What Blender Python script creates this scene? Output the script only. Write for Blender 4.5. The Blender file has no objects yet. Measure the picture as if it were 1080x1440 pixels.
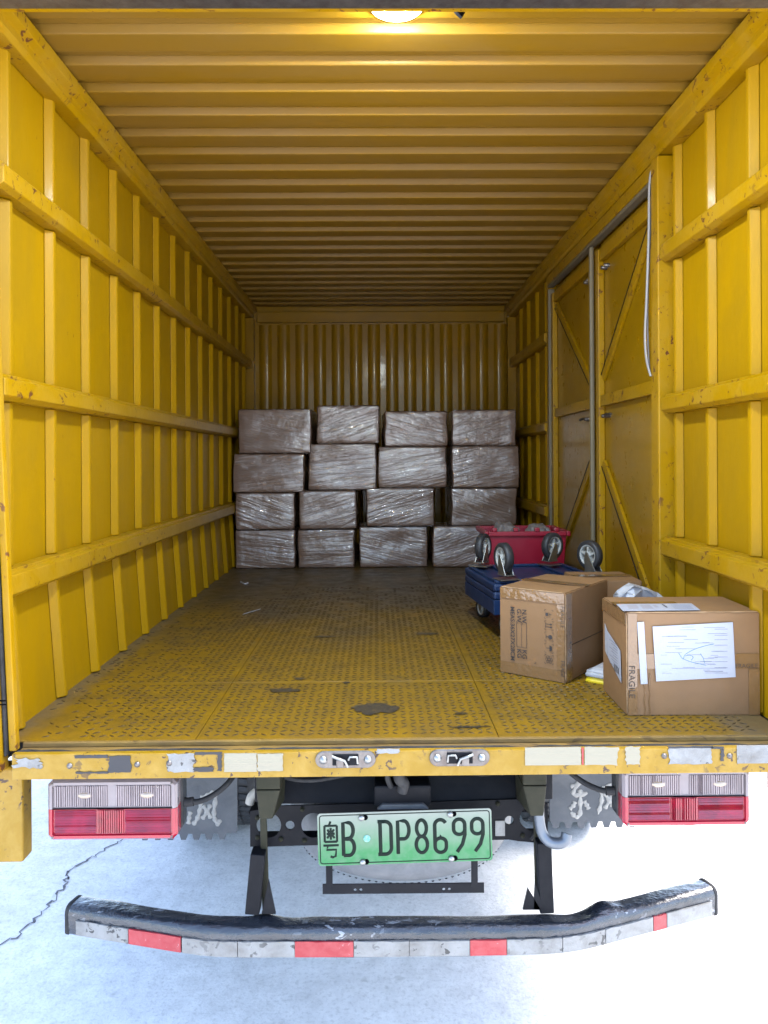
import bpy, bmesh, math, random
from mathutils import Vector, Matrix, noise
random.seed(7)
R = math.radians
sc = bpy.context.scene
col = sc.collection

# ---------------------------------------------------------------- camera
F_PX, PCX, PCY, YAW, ROLL = 1080.0, 540.0, 647.0, 0.0095, 0.006
CAM = Vector((0, 0, 1.76))
cF = Vector((math.sin(YAW), math.cos(YAW), 0))
cR0 = Vector((math.cos(YAW), -math.sin(YAW), 0)); cU0 = Vector((0, 0, 1))
cR = cR0 * math.cos(ROLL) - cU0 * math.sin(ROLL)
cU = cU0 * math.cos(ROLL) + cR0 * math.sin(ROLL)
cam_d = bpy.data.cameras.new('camera'); cam = bpy.data.objects.new('camera', cam_d); col.objects.link(cam)
cam.matrix_world = Matrix(((cR.x, cU.x, -cF.x, CAM.x), (cR.y, cU.y, -cF.y, CAM.y), (cR.z, cU.z, -cF.z, CAM.z), (0, 0, 0, 1)))
cam_d.sensor_width = 36; cam_d.lens = 27; cam_d.shift_y = -73 / 1440
cam_d.clip_start = 0.05; cam_d.clip_end = 1500
sc.camera = cam

# ---------------------------------------------------------------- sky, sun, exposure
SUN_EL, SUN_AZ = R(60), R(78)            # azimuth measured from +Y towards +X
w = bpy.data.worlds.new("World"); sc.world = w; w.use_nodes = True
nt = w.node_tree; nt.nodes.clear()
sky = nt.nodes.new('ShaderNodeTexSky'); sky.sky_type = 'NISHITA'; sky.sun_disc = False
sky.sun_elevation = SUN_EL; sky.sun_rotation = SUN_AZ
sky.air_density = 1.0; sky.dust_density = 2.2; sky.ozone_density = 1.0
bg = nt.nodes.new('ShaderNodeBackground'); bg.inputs[1].default_value = 0.15
wo = nt.nodes.new('ShaderNodeOutputWorld')
nt.links.new(sky.outputs[0], bg.inputs[0]); nt.links.new(bg.outputs[0], wo.inputs[0])
sd = bpy.data.lights.new('sun', 'SUN'); sd.energy = 1.5; sd.angle = R(28); sd.color = (1, 0.95, 0.87)
so = bpy.data.objects.new('sun', sd); col.objects.link(so)
sv = Vector((math.sin(SUN_AZ) * math.cos(SUN_EL), math.cos(SUN_AZ) * math.cos(SUN_EL), math.sin(SUN_EL)))
so.rotation_euler = sv.to_track_quat('Z', 'Y').to_euler(); so.location = (6, 4, 9)
sc.view_settings.view_transform = 'Standard'; sc.view_settings.look = 'None'
sc.view_settings.gamma = 1; sc.view_settings.use_curve_mapping = False
sc.view_settings.exposure = 2.75
sc.render.engine = 'CYCLES'
sc.cycles.max_bounces = 10; sc.cycles.diffuse_bounces = 7; sc.cycles.glossy_bounces = 4
sc.cycles.transparent_max_bounces = 12
sc.cycles.use_denoising = True
sc.cycles.sample_clamp_indirect = 8

# ---------------------------------------------------------------- helpers
def at(px, py, Y):
    """the point at depth Y seen at a pixel of the photograph"""
    D = cF + (cR * (px - PCX) - cU * (py - PCY)) / F_PX
    return CAM + D * (Y / D.y)

def wloc(o):
    v = Vector((0, 0, 0))
    while o: v += Vector(o.location); o = o.parent
    return v

class MB:
    """collects shapes, links them as one mesh object"""
    def __init__(s): s.v = []; s.f = []; s.sm = []
    def add(s, vs, fs, smooth=False):
        b = len(s.v); s.v += [tuple(p) for p in vs]
        for f in fs: s.f.append([b + i for i in f]); s.sm.append(smooth)
        return s
    def box(s, x0, x1, y0, y1, z0, z1):
        vs = [(x, y, z) for z in (z0, z1) for y in (y0, y1) for x in (x0, x1)]
        return s.add(vs, [(0, 2, 3, 1), (4, 5, 7, 6), (0, 1, 5, 4), (2, 6, 7, 3), (0, 4, 6, 2), (1, 3, 7, 5)])
    def hexa(s, p):   # p: 4 lower then 4 upper, counter-clockwise
        return s.add(p, [(3, 2, 1, 0), (4, 5, 6, 7), (0, 1, 5, 4), (1, 2, 6, 5), (2, 3, 7, 6), (3, 0, 4, 7)])
    def prism(s, prof, a, b, axis='y'):
        """profile of (u, v) extruded from a to b; axis y: u=x v=z; x: u=y v=z; z: u=x v=y"""
        n = len(prof)
        def P(u, v, t): return {'y': (u, t, v), 'x': (t, u, v), 'z': (u, v, t)}[axis]
        vs = [P(u, v, a) for u, v in prof] + [P(u, v, b) for u, v in prof]
        return s.add(vs, [tuple(range(n))[::-1], tuple(range(n, 2 * n))] + [(i, (i + 1) % n, n + (i + 1) % n, n + i) for i in range(n)])
    def tube(s, pts, r, n=10, cap=True, flat=1.0):
        pts = [Vector(p) for p in pts]; rings = []
        up = None
        for i, p in enumerate(pts):
            t = (pts[min(i + 1, len(pts) - 1)] - pts[max(i - 1, 0)]).normalized()
            if up is None: up = t.orthogonal().normalized()
            up = (up - t * up.dot(t)).normalized(); sd_ = t.cross(up)
            rr = r[i] if isinstance(r, (list, tuple)) else r
            rings.append([p + (up * math.cos(2 * math.pi * k / n) + sd_ * flat * math.sin(2 * math.pi * k / n)) * rr for k in range(n)])
        vs = [q for g in rings for q in g]; fs = []
        for i in range(len(pts) - 1):
            for k in range(n): fs.append((i * n + k, i * n + (k + 1) % n, (i + 1) * n + (k + 1) % n, (i + 1) * n + k))
        s.add(vs, fs, True)
        if cap: s.add(rings[0], [tuple(range(n))[::-1]]); s.add(rings[-1], [tuple(range(n))])
        return s
    def lathe(s, prof, c, axis='z', n=32, smooth=True, a0=0, a1=2 * math.pi):
        """profile of (radius, height) turned round an axis through c"""
        m = len(prof); vs = []
        full = abs(a1 - a0 - 2 * math.pi) < 1e-6; k_ = n if full else n + 1
        for k in range(k_):
            a = a0 + (a1 - a0) * k / n
            for r_, h in prof:
                q = {'z': (r_ * math.cos(a), r_ * math.sin(a), h), 'y': (r_ * math.cos(a), h, r_ * math.sin(a)), 'x': (h, r_ * math.cos(a), r_ * math.sin(a))}[axis]
                vs.append((c[0] + q[0], c[1] + q[1], c[2] + q[2]))
        fs = []
        for k in range(n):
            for j in range(m - 1):
                a_ = k * m + j; b_ = ((k + 1) % k_) * m + j
                fs.append((a_, b_, b_ + 1, a_ + 1))
        return s.add(vs, fs, smooth)
    def bar(s, p, q, wd, th, up=(0, 0, 1)):
        """a flat bar from p to q, wd wide, th thick"""
        p, q, up = Vector(p), Vector(q), Vector(up)
        t = (q - p).normalized(); n_ = t.cross(up).normalized(); b_ = n_.cross(t)
        a = n_ * wd / 2; c_ = b_ * th / 2
        return s.hexa([p - a - c_, p + a - c_, q + a - c_, q - a - c_, p - a + c_, p + a + c_, q + a + c_, q - a + c_])
    def mesh(s, name, m, off=Vector((0, 0, 0))):
        me = bpy.data.meshes.new(name)
        me.from_pydata([(a - off.x, b - off.y, c - off.z) for a, b, c in s.v], [], s.f)
        for p, k in zip(me.polygons, s.sm): p.use_smooth = k
        bm = bmesh.new(); bm.from_mesh(me); bmesh.ops.recalc_face_normals(bm, faces=bm.faces); bm.to_mesh(me); bm.free()
        me.materials.append(m); return me
    def build(s, name, m, parent=None, bevel=0, local=False, seg=2, kind=None):
        if local:
            me = s.mesh(name, m); o = bpy.data.objects.new(name, me); o.parent = parent
        else:
            xs = [Vector((min(v[i] for v in s.v) for i in range(3))), Vector((max(v[i] for v in s.v) for i in range(3)))]
            c = (xs[0] + xs[1]) / 2
            me = s.mesh(name, m, c); o = bpy.data.objects.new(name, me)
            o.parent = parent; o.location = c - (wloc(parent) if parent else Vector((0, 0, 0)))
        col.objects.link(o)
        if bevel: bev(o, bevel, seg)
        if kind: o['kind'] = kind
        return o

def bev(o, wd, seg=2):
    b = o.modifiers.new('bevel', 'BEVEL'); b.width = wd; b.segments = seg; b.limit_method = 'ANGLE'; b.angle_limit = R(35)
    b.harden_normals = False

def put(me, name, parent, loc, bevel=0, rot=None, scale=None):
    """an object that shares the mesh me; loc in world coordinates for unrotated parents"""
    o = bpy.data.objects.new(name, me); col.objects.link(o); o.parent = parent
    o.location = Vector(loc) - (wloc(parent) if parent else Vector((0, 0, 0)))
    if rot: o.rotation_euler = rot
    if scale: o.scale = scale
    if bevel: bev(o, bevel)
    return o

def tag(o, label=None, cat=None, group=None, kind=None):
    for k, v in (('label', label), ('category', cat), ('group', group), ('kind', kind)):
        if v: o[k] = v
    return o

def empty(name, loc, label, cat, group=None, rz=0):
    o = bpy.data.objects.new(name, None); col.objects.link(o); o.location = loc; o.rotation_euler.z = rz
    o.empty_display_size = 0.2
    return tag(o, label, cat, group)

# ---------------------------------------------------------------- materials
def mat(name, c, rough=.5, metal=0, var=.12, vscale=2.5, dirt=None, dirt_amt=.5, dirt_scale=4, chip=None, chip_amt=.3, chip_scale=30,
        bump=0, bscale=120, coat=0, coat_rough=.1, stretch=(1, 1, 1), coord='pos', rvar=.1, spec=.5, chip_low=None, wave=0, wavescale=3, sheen=0):
    m = bpy.data.materials.new(name); m.use_nodes = True; t = m.node_tree; N = t.nodes; L = t.links
    b = N['Principled BSDF']
    if coord == 'pos': src = N.new('ShaderNodeNewGeometry').outputs['Position']
    else: src = N.new('ShaderNodeTexCoord').outputs['Object']
    mp = N.new('ShaderNodeMapping'); mp.inputs['Scale'].default_value = stretch; L.new(src, mp.inputs[0]); V = mp.outputs[0]
    def nz(scale, detail=5, rough_=.6, vec=V, dist=0):
        n = N.new('ShaderNodeTexNoise'); n.inputs['Scale'].default_value = scale; n.inputs['Detail'].default_value = detail
        n.inputs['Roughness'].default_value = rough_; n.inputs['Distortion'].default_value = dist; L.new(vec, n.inputs['Vector']); return n.outputs['Fac']
    def ramp(f, a, b_):
        r = N.new('ShaderNodeMapRange'); r.inputs[1].default_value = a; r.inputs[2].default_value = b_; L.new(f, r.inputs[0]); return r.outputs[0]
    def mix(f, A, B):
        x = N.new('ShaderNodeMix'); x.data_type = 'RGBA'; L.new(f, x.inputs[0])
        for i, q in ((6, A), (7, B)):
            if isinstance(q, tuple): x.inputs[i].default_value = (*q, 1)
            else: L.new(q, x.inputs[i])
        return x.outputs[2]
    v1 = ramp(nz(vscale), .25, .75)
    C = mix(v1, tuple(x * (1 - var) for x in c), tuple(min(1, x * (1 + var)) for x in c))
    if dirt:
        d = N.new('ShaderNodeMath'); d.operation = 'MULTIPLY'; d.inputs[1].default_value = dirt_amt
        L.new(ramp(nz(dirt_scale, 8, .68, dist=.4), .42, .78), d.inputs[0]); C = mix(d.outputs[0], C, dirt)
    rr = N.new('ShaderNodeMapRange'); rr.inputs[3].default_value = max(.02, rough - rvar); rr.inputs[4].default_value = min(1, rough + rvar)
    L.new(nz(vscale * 4 + 3, 6), rr.inputs[0]); rough_out = rr.outputs[0]
    cf = None
    if chip:
        lo = .74 - chip_amt * .25
        cf = ramp(nz(chip_scale, 6, .55, dist=.6), lo, lo + .02)
        big = ramp(nz(chip_scale / 9, 2), .44, .56)
        mm = N.new('ShaderNodeMath'); mm.operation = 'MULTIPLY'; L.new(cf, mm.inputs[0]); L.new(big, mm.inputs[1]); cf = mm.outputs[0]
        C = mix(cf, C, chip)
    L.new(C, b.inputs['Base Color']); L.new(rough_out, b.inputs['Roughness'])
    b.inputs['Metallic'].default_value = metal; b.inputs['Specular IOR Level'].default_value = spec
    b.inputs['Coat Weight'].default_value = coat; b.inputs['Coat Roughness'].default_value = coat_rough
    if bump or wave:
        bp = N.new('ShaderNodeBump'); bp.inputs['Strength'].default_value = 1; bp.inputs['Distance'].default_value = max(bump, 1e-5)
        L.new(nz(bscale, 4), bp.inputs['Height']); nrm = bp.outputs[0]
        if wave:
            b2 = N.new('ShaderNodeBump'); b2.inputs['Strength'].default_value = 1; b2.inputs['Distance'].default_value = wave
            L.new(nz(wavescale, 2), b2.inputs['Height']); L.new(nrm, b2.inputs['Normal']); nrm = b2.outputs[0]
        L.new(nrm, b.inputs['Normal']); L.new(nrm, b.inputs['Coat Normal'])
    return m

YEL = (.30, .160, .0008)
RUST = (.10, .035, .015); BLK = (.02, .018, .018)
M = {}
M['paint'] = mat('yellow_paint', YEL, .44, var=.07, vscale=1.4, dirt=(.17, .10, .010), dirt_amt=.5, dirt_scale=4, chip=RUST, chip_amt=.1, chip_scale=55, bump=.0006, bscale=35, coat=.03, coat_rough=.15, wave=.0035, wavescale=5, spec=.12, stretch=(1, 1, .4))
M['paint_rail'] = mat('yellow_rail_paint', YEL, .36, var=.07, dirt=(.35, .22, .04), dirt_amt=.45, dirt_scale=7, chip=RUST, chip_amt=.56, chip_scale=40, bump=.0008, bscale=50, coat=.04, coat_rough=.15, spec=.18)
M['paint_beam'] = mat('chipped_yellow_beam_paint', (.245, .138, .003), .4, var=.08, dirt=(.45, .3, .08), dirt_amt=.4, dirt_scale=14, chip=(.05, .025, .018), chip_amt=.55, chip_scale=48, bump=.0008, bscale=60, coat=.2, spec=0.3)
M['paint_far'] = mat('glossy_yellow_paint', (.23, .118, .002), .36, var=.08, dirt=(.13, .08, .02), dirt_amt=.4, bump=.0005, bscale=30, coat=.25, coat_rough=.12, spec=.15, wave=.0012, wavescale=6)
M['paint_door'] = mat('door_panel_paint', (.26, .138, .001), .3, var=.08, dirt=(.17, .095, .005), dirt_amt=.4, dirt_scale=4, chip=RUST, chip_amt=.2, chip_scale=50, bump=.0005, bscale=30, coat=.3, coat_rough=.1, spec=.2, wave=.002, wavescale=4)
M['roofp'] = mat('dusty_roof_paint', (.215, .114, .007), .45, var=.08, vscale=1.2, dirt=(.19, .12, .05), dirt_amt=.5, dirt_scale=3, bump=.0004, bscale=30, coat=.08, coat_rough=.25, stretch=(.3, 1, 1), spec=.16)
M['steel'] = mat('worn_steel', (.17, .155, .145), .38, .8, var=.25, vscale=30, dirt=(.08, .05, .04), dirt_amt=.7, dirt_scale=35, bump=.0006, bscale=150)
M['ledge'] = mat('rusty_ledge_steel', (.22, .135, .035), .55, .1, var=.3, vscale=20, dirt=(.07, .05, .04), dirt_amt=.9, dirt_scale=10, chip=(.05, .03, .02), chip_amt=.6, chip_scale=25, bump=.0015, bscale=60, stretch=(.35, 1, 1), spec=0.25)
M['chassis'] = mat('chassis_black', (.007, .0075, .010), .5, .0, var=.3, vscale=8, dirt=(.022, .021, .022), dirt_amt=.5, dirt_scale=9, bump=.0006, bscale=80, spec=0.12)
M['bracket'] = mat('dusty_olive_bracket', (.022, .022, .014), .55, .1, var=.2, dirt=(.05, .045, .03), dirt_amt=.6, dirt_scale=12, spec=0.15)
M['bumper'] = mat('scuffed_black_bumper', (.012, .015, .021), .26, .1, var=.4, vscale=10, dirt=(.06, .068, .085), dirt_amt=.6, dirt_scale=16, chip=(.22, .235, .26), chip_amt=.52, chip_scale=46, bump=.003, bscale=70, coat=.8, coat_rough=.22, stretch=(.5, 1, 1))
M['rubber'] = mat('black_rubber', (.022, .022, .024), .65, 0, var=.3, dirt=(.10, .095, .09), dirt_amt=.4, dirt_scale=20, bump=.001, bscale=100, spec=0.2)
M['grey_rubber'] = mat('grey_seal', (.15, .12, .07), .6, 0, var=.15, dirt=(.12, .1, .08), dirt_amt=.5, dirt_scale=12)
M['flap'] = mat('grey_mudflap_rubber', (.09, .095, .105), .6, 0, var=.15, vscale=6, dirt=(.18, .18, .185), dirt_amt=.6, dirt_scale=9, bump=.0008, bscale=60, wave=.01, wavescale=5, spec=0.2)
M['white_mark'] = mat('flaking_white_paint', (.33, .32, .30), .6, 0, var=.1, dirt=(.16, .16, .17), dirt_amt=.8, dirt_scale=60)
M['tape_w'] = mat('worn_white_reflective_tape', (.215, .215, .21), .42, 0, var=.08, dirt=(.09, .08, .07), dirt_amt=.9, dirt_scale=14, chip=(.03, .03, .03), chip_amt=.55, chip_scale=38, bump=.001, bscale=200, coat=.2)
M['tape_c'] = mat('cream_tape_backing', (.25, .225, .16), .55, 0, var=.06, dirt=(.28, .24, .18), dirt_amt=.5, dirt_scale=14, bump=.0012, bscale=40, stretch=(.05, 1, 6))
M['tape_r'] = mat('red_reflective_tape', (.29, .007, .015), .35, 0, var=.12, dirt=(.4, .1, .1), dirt_amt=.5, dirt_scale=30, chip=(.5, .4, .4), chip_amt=.2, chip_scale=60, bump=.0006, bscale=250, coat=.3)
M['sticker_b'] = mat('black_tape_residue', (.02, .02, .024), .5)
M['board'] = mat('brown_cardboard', (.23, .122, .050), .62, 0, var=.07, vscale=4, dirt=(.20, .11, .055), dirt_amt=.45, dirt_scale=5, bump=.0006, bscale=40, coord='obj', wave=.004, wavescale=6)
M['board_tape'] = mat('clear_brown_packing_tape', (.205, .110, .045), .16, 0, var=.1, bump=.0006, bscale=22, coat=.8, coat_rough=.08, coord='obj', wave=.002, wavescale=30)
M['ink'] = mat('grey_black_print', (.035, .03, .03), .6, var=.3, vscale=60)
M['faint'] = mat('faint_grey_print', (.17, .175, .22), .6, var=.2, vscale=60)
M['paper'] = mat('white_paper', (.37, .38, .43), .5, var=.03, bump=.0006, bscale=30, coat=.3, coat_rough=.15, coord='obj')
M['bag_w'] = mat('white_plastic_bag', (.38, .375, .39), .4, var=.05, coat=.2)
M['bag_g'] = mat('grey_plastic_bag', (.17, .15, .145), .35, var=.15, vscale=20, coat=.3)
M['pack_y'] = mat('yellow_packet', (.75, .55, .02), .35, var=.1, coat=.3)
M['red_crate'] = mat('red_plastic', (.24, .002, .018), .4, var=.08, dirt=(.3, .03, .05), dirt_amt=.3, coat=.1)
M['blue'] = mat('blue_plastic', (.004, .021, .072), .4, var=.15, dirt=(.03, .035, .06), dirt_amt=.5, dirt_scale=12, bump=.0005, bscale=90)
M['tyre'] = mat('tyre_rubber', (.035, .036, .04), .6, var=.2, vscale=10, dirt=(.16, .155, .15), dirt_amt=.6, dirt_scale=6, bump=.0008, bscale=90, spec=0.2)
M['spare'] = mat('dusty_spare_tyre_rubber', (.15, .155, .165), .55, var=.2, vscale=5, dirt=(.36, .36, .36), dirt_amt=.7, dirt_scale=5, bump=.0008, bscale=90, spec=0.3)
M['hub'] = mat('pale_wheel_hub', (.33, .33, .31), .45, .0, var=.1)
M['zinc'] = mat('zinc_steel', (.3, .3, .29), .32, .9, var=.2, vscale=30)
M['cord'] = mat('white_strap', (.27, .26, .255), .6, var=.1, dirt=(.3, .28, .28), dirt_amt=.5, dirt_scale=20)
M['fluff'] = mat('black_scrap', (.003, .003, .004), .95, spec=0)
M['plate_dark'] = mat('dim_lamp_interior', (.12, .10, .11), .5, var=.3, vscale=30)
M['housing'] = mat('black_lamp_housing', (.02, .02, .022), .35, var=.2, dirt=(.1, .1, .1), dirt_amt=.4, dirt_scale=15, spec=0.2)

def wrap_mat():
    m = bpy.data.materials.new('film_wrapped_cardboard'); m.use_nodes = True; t = m.node_tree; N = t.nodes; L = t.links; b = N['Principled BSDF']
    tc = N.new('ShaderNodeTexCoord'); oi = N.new('ShaderNodeObjectInfo')
    rot = N.new('ShaderNodeVectorRotate'); rot.rotation_type = 'Y_AXIS'
    an = N.new('ShaderNodeMapRange'); an.inputs[3].default_value = -.35; an.inputs[4].default_value = .35
    L.new(oi.outputs['Random'], an.inputs[0]); L.new(an.outputs[0], rot.inputs['Angle']); L.new(tc.outputs['Object'], rot.inputs['Vector'])
    off = N.new('ShaderNodeVectorMath'); off.operation = 'ADD'; L.new(rot.outputs[0], off.inputs[0])
    cb = N.new('ShaderNodeCombineXYZ'); mu = N.new('ShaderNodeMath'); mu.operation = 'MULTIPLY'; mu.inputs[1].default_value = 37
    L.new(oi.outputs['Random'], mu.inputs[0]); L.new(mu.outputs[0], cb.inputs[0]); L.new(mu.outputs[0], cb.inputs[2]); L.new(cb.outputs[0], off.inputs[1])
    mp = N.new('ShaderNodeMapping'); mp.inputs['Scale'].default_value = (3, 3, 34); L.new(off.outputs[0], mp.inputs[0])
    def nz(s, v, d=4, ds=0):
        n = N.new('ShaderNodeTexNoise'); n.inputs['Scale'].default_value = s; n.inputs['Detail'].default_value = d; n.inputs['Distortion'].default_value = ds; L.new(v, n.inputs['Vector']); return n.outputs['Fac']
    a = nz(1, mp.outputs[0], 4, .8); c = nz(14, off.outputs[0], 5); e = nz(5, off.outputs[0], 2)
    b1 = N.new('ShaderNodeBump'); b1.inputs['Distance'].default_value = .011; b1.inputs['Strength'].default_value = 1; L.new(a, b1.inputs['Height'])
    b2 = N.new('ShaderNodeBump'); b2.inputs['Distance'].default_value = .008; L.new(c, b2.inputs['Height']); L.new(b1.outputs[0], b2.inputs['Normal'])
    L.new(b2.outputs[0], b.inputs['Coat Normal'])
    b3 = N.new('ShaderNodeBump'); b3.inputs['Distance'].default_value = .003; L.new(a, b3.inputs['Height']); L.new(b3.outputs[0], b.inputs['Normal'])
    def mth(op, A, B):
        x = N.new('ShaderNodeMath'); x.operation = op; x.use_clamp = op in ('MULTIPLY',)
        for i, q in enumerate((A, B)):
            if isinstance(q, (int, float)): x.inputs[i].default_value = q
            else: L.new(q, x.inputs[i])
        return x.outputs[0]
    def mr(f, a_, c_, d_=0, e_=1):
        x = N.new('ShaderNodeMapRange'); x.inputs[1].default_value = a_; x.inputs[2].default_value = c_; x.inputs[3].default_value = d_; x.inputs[4].default_value = e_; L.new(f, x.inputs[0]); return x.outputs[0]
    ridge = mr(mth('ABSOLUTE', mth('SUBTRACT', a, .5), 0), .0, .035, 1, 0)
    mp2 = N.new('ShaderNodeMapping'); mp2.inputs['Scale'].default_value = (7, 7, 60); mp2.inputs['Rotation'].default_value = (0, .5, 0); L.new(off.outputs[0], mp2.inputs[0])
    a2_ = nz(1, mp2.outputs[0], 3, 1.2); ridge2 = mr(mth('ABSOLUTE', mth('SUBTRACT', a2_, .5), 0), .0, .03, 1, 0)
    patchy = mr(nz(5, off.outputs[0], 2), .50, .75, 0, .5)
    fold_glint = mth('MULTIPLY', mth('MAXIMUM', ridge, ridge2), patchy)
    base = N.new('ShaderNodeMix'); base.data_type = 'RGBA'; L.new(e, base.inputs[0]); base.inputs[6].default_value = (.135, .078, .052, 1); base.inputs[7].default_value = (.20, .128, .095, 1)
    mx = N.new('ShaderNodeMix'); mx.data_type = 'RGBA'; L.new(fold_glint, mx.inputs[0]); L.new(base.outputs[2], mx.inputs[6]); mx.inputs[7].default_value = (.50, .48, .50, 1)  # pale lines: milky film folds, with glints painted into the base colour
    L.new(mx.outputs[2], b.inputs['Base Color']); b.inputs['Roughness'].default_value = .38
    b.inputs['Coat Weight'].default_value = 1; b.inputs['Coat Roughness'].default_value = .07; b.inputs['Coat IOR'].default_value = 1.72
    return m
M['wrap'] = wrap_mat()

def lens_mat(name, c, gloss=.12, ripple=(260, 1, 1), body=.2, bc=(.3, .27, .28)):
    m = bpy.data.materials.new(name); m.use_nodes = True; t = m.node_tree; N = t.nodes; L = t.links
    N.remove(N['Principled BSDF']); out = N['Material Output']
    tr = N.new('ShaderNodeBsdfTransparent'); tr.inputs[0].default_value = (*c, 1)
    gl = N.new('ShaderNodeBsdfGlossy'); gl.inputs['Roughness'].default_value = .12
    df = N.new('ShaderNodeBsdfDiffuse'); df.inputs[0].default_value = (*bc, 1)
    g = N.new('ShaderNodeNewGeometry'); sx = N.new('ShaderNodeMapping'); sx.inputs['Scale'].default_value = ripple; L.new(g.outputs['Position'], sx.inputs[0])
    wv = N.new('ShaderNodeTexNoise'); wv.inputs['Scale'].default_value = 1; wv.inputs['Detail'].default_value = 1; L.new(sx.outputs[0], wv.inputs['Vector'])
    bp = N.new('ShaderNodeBump'); bp.inputs['Distance'].default_value = .002; L.new(wv.outputs['Fac'], bp.inputs['Height']); L.new(bp.outputs[0], gl.inputs['Normal'])
    m1 = N.new('ShaderNodeMixShader'); m1.inputs[0].default_value = body; L.new(tr.outputs[0], m1.inputs[1]); L.new(df.outputs[0], m1.inputs[2])
    m2 = N.new('ShaderNodeMixShader'); m2.inputs[0].default_value = gloss; L.new(m1.outputs[0], m2.inputs[1]); L.new(gl.outputs[0], m2.inputs[2])
    L.new(m2.outputs[0], out.inputs[0]); return m
M['rim_clear'] = mat('milky_lens_rim', (.20, .165, .172), .16, var=.1, coat=.5, coat_rough=.08, dirt=(.16, .13, .13), dirt_amt=.6, dirt_scale=14, bump=.0004, bscale=60)
M['rim_red'] = mat('red_lens_rim', (.29, .002, .018), .14, var=.1, coat=.6, coat_rough=.06, bump=.0003, bscale=60)
M['cell_clear'] = mat('fluted_lamp_cell', (.20, .160, .168), .2, .1, var=.3, vscale=14, dirt=(.09, .07, .075), dirt_amt=.6, dirt_scale=16, coat=.6, coat_rough=.05, stretch=(1, 1, .5))
M['cell_red'] = mat('fluted_red_cell', (.24, .002, .016), .14, .1, var=.45, vscale=12, dirt=(.07, .002, .01), dirt_amt=.85, dirt_scale=13, coat=.7, coat_rough=.05)
M['bulb'] = mat('amber_bulb', (.35, .27, .2), .1, .3, var=.2, coat=.8)

def floor_mat():
    """worn yellow deck paint, turning browner and darker further in"""
    m = bpy.data.materials.new('worn_yellow_deck_paint'); m.use_nodes = True; t = m.node_tree; N = t.nodes; L = t.links; b = N['Principled BSDF']
    g = N.new('ShaderNodeNewGeometry'); P = g.outputs['Position']; sp = N.new('ShaderNodeSeparateXYZ'); L.new(P, sp.inputs[0])
    def nz(s, d=7, r_=.65, ds=.3):
        n = N.new('ShaderNodeTexNoise'); n.inputs['Scale'].default_value = s; n.inputs['Detail'].default_value = d; n.inputs['Roughness'].default_value = r_; n.inputs['Distortion'].default_value = ds; L.new(P, n.inputs['Vector']); return n.outputs['Fac']
    def mr(f, a, c, d=0, e=1):
        r = N.new('ShaderNodeMapRange'); r.inputs[1].default_value = a; r.inputs[2].default_value = c; r.inputs[3].default_value = d; r.inputs[4].default_value = e; L.new(f, r.inputs[0]); return r.outputs[0]
    def ma(op, A, B):
        x = N.new('ShaderNodeMath'); x.operation = op
        for i, q in enumerate((A, B)):
            if isinstance(q, (int, float)): x.inputs[i].default_value = q
            else: L.new(q, x.inputs[i])
        return x.outputs[0]
    def mix(f, A, B):
        x = N.new('ShaderNodeMix'); x.data_type = 'RGBA'; L.new(f, x.inputs[0])
        for i, q in ((6, A), (7, B)):
            if isinstance(q, tuple): x.inputs[i].default_value = (*q, 1)
            else: L.new(q, x.inputs[i])
        return x.outputs[2]
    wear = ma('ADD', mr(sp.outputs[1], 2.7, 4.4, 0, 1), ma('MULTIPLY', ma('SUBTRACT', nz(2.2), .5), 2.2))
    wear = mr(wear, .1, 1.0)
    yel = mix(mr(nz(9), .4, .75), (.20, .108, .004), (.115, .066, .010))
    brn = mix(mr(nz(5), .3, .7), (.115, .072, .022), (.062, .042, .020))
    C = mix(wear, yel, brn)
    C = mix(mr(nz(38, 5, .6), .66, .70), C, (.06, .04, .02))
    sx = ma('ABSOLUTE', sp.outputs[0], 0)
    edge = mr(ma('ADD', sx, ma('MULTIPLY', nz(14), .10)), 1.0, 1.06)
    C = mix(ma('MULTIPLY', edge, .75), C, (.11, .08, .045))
    L.new(C, b.inputs['Base Color']); L.new(mr(nz(12), .3, .7, .34, .6), b.inputs['Roughness']); b.inputs['Specular IOR Level'].default_value = .25
    bp = N.new('ShaderNodeBump'); bp.inputs['Distance'].default_value = .0012; L.new(nz(40), bp.inputs['Height']); L.new(bp.outputs[0], b.inputs['Normal'])
    return m
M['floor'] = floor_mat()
M['tread'] = mat('scuffed_shaded_tread_bars', (.028, .018, .008), .5, .1, var=.3, vscale=20, dirt=(.13, .072, .005), dirt_amt=.28, dirt_scale=3.2)  # dark tone joins dirt and the bars' shaded far sides in the colour

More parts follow.
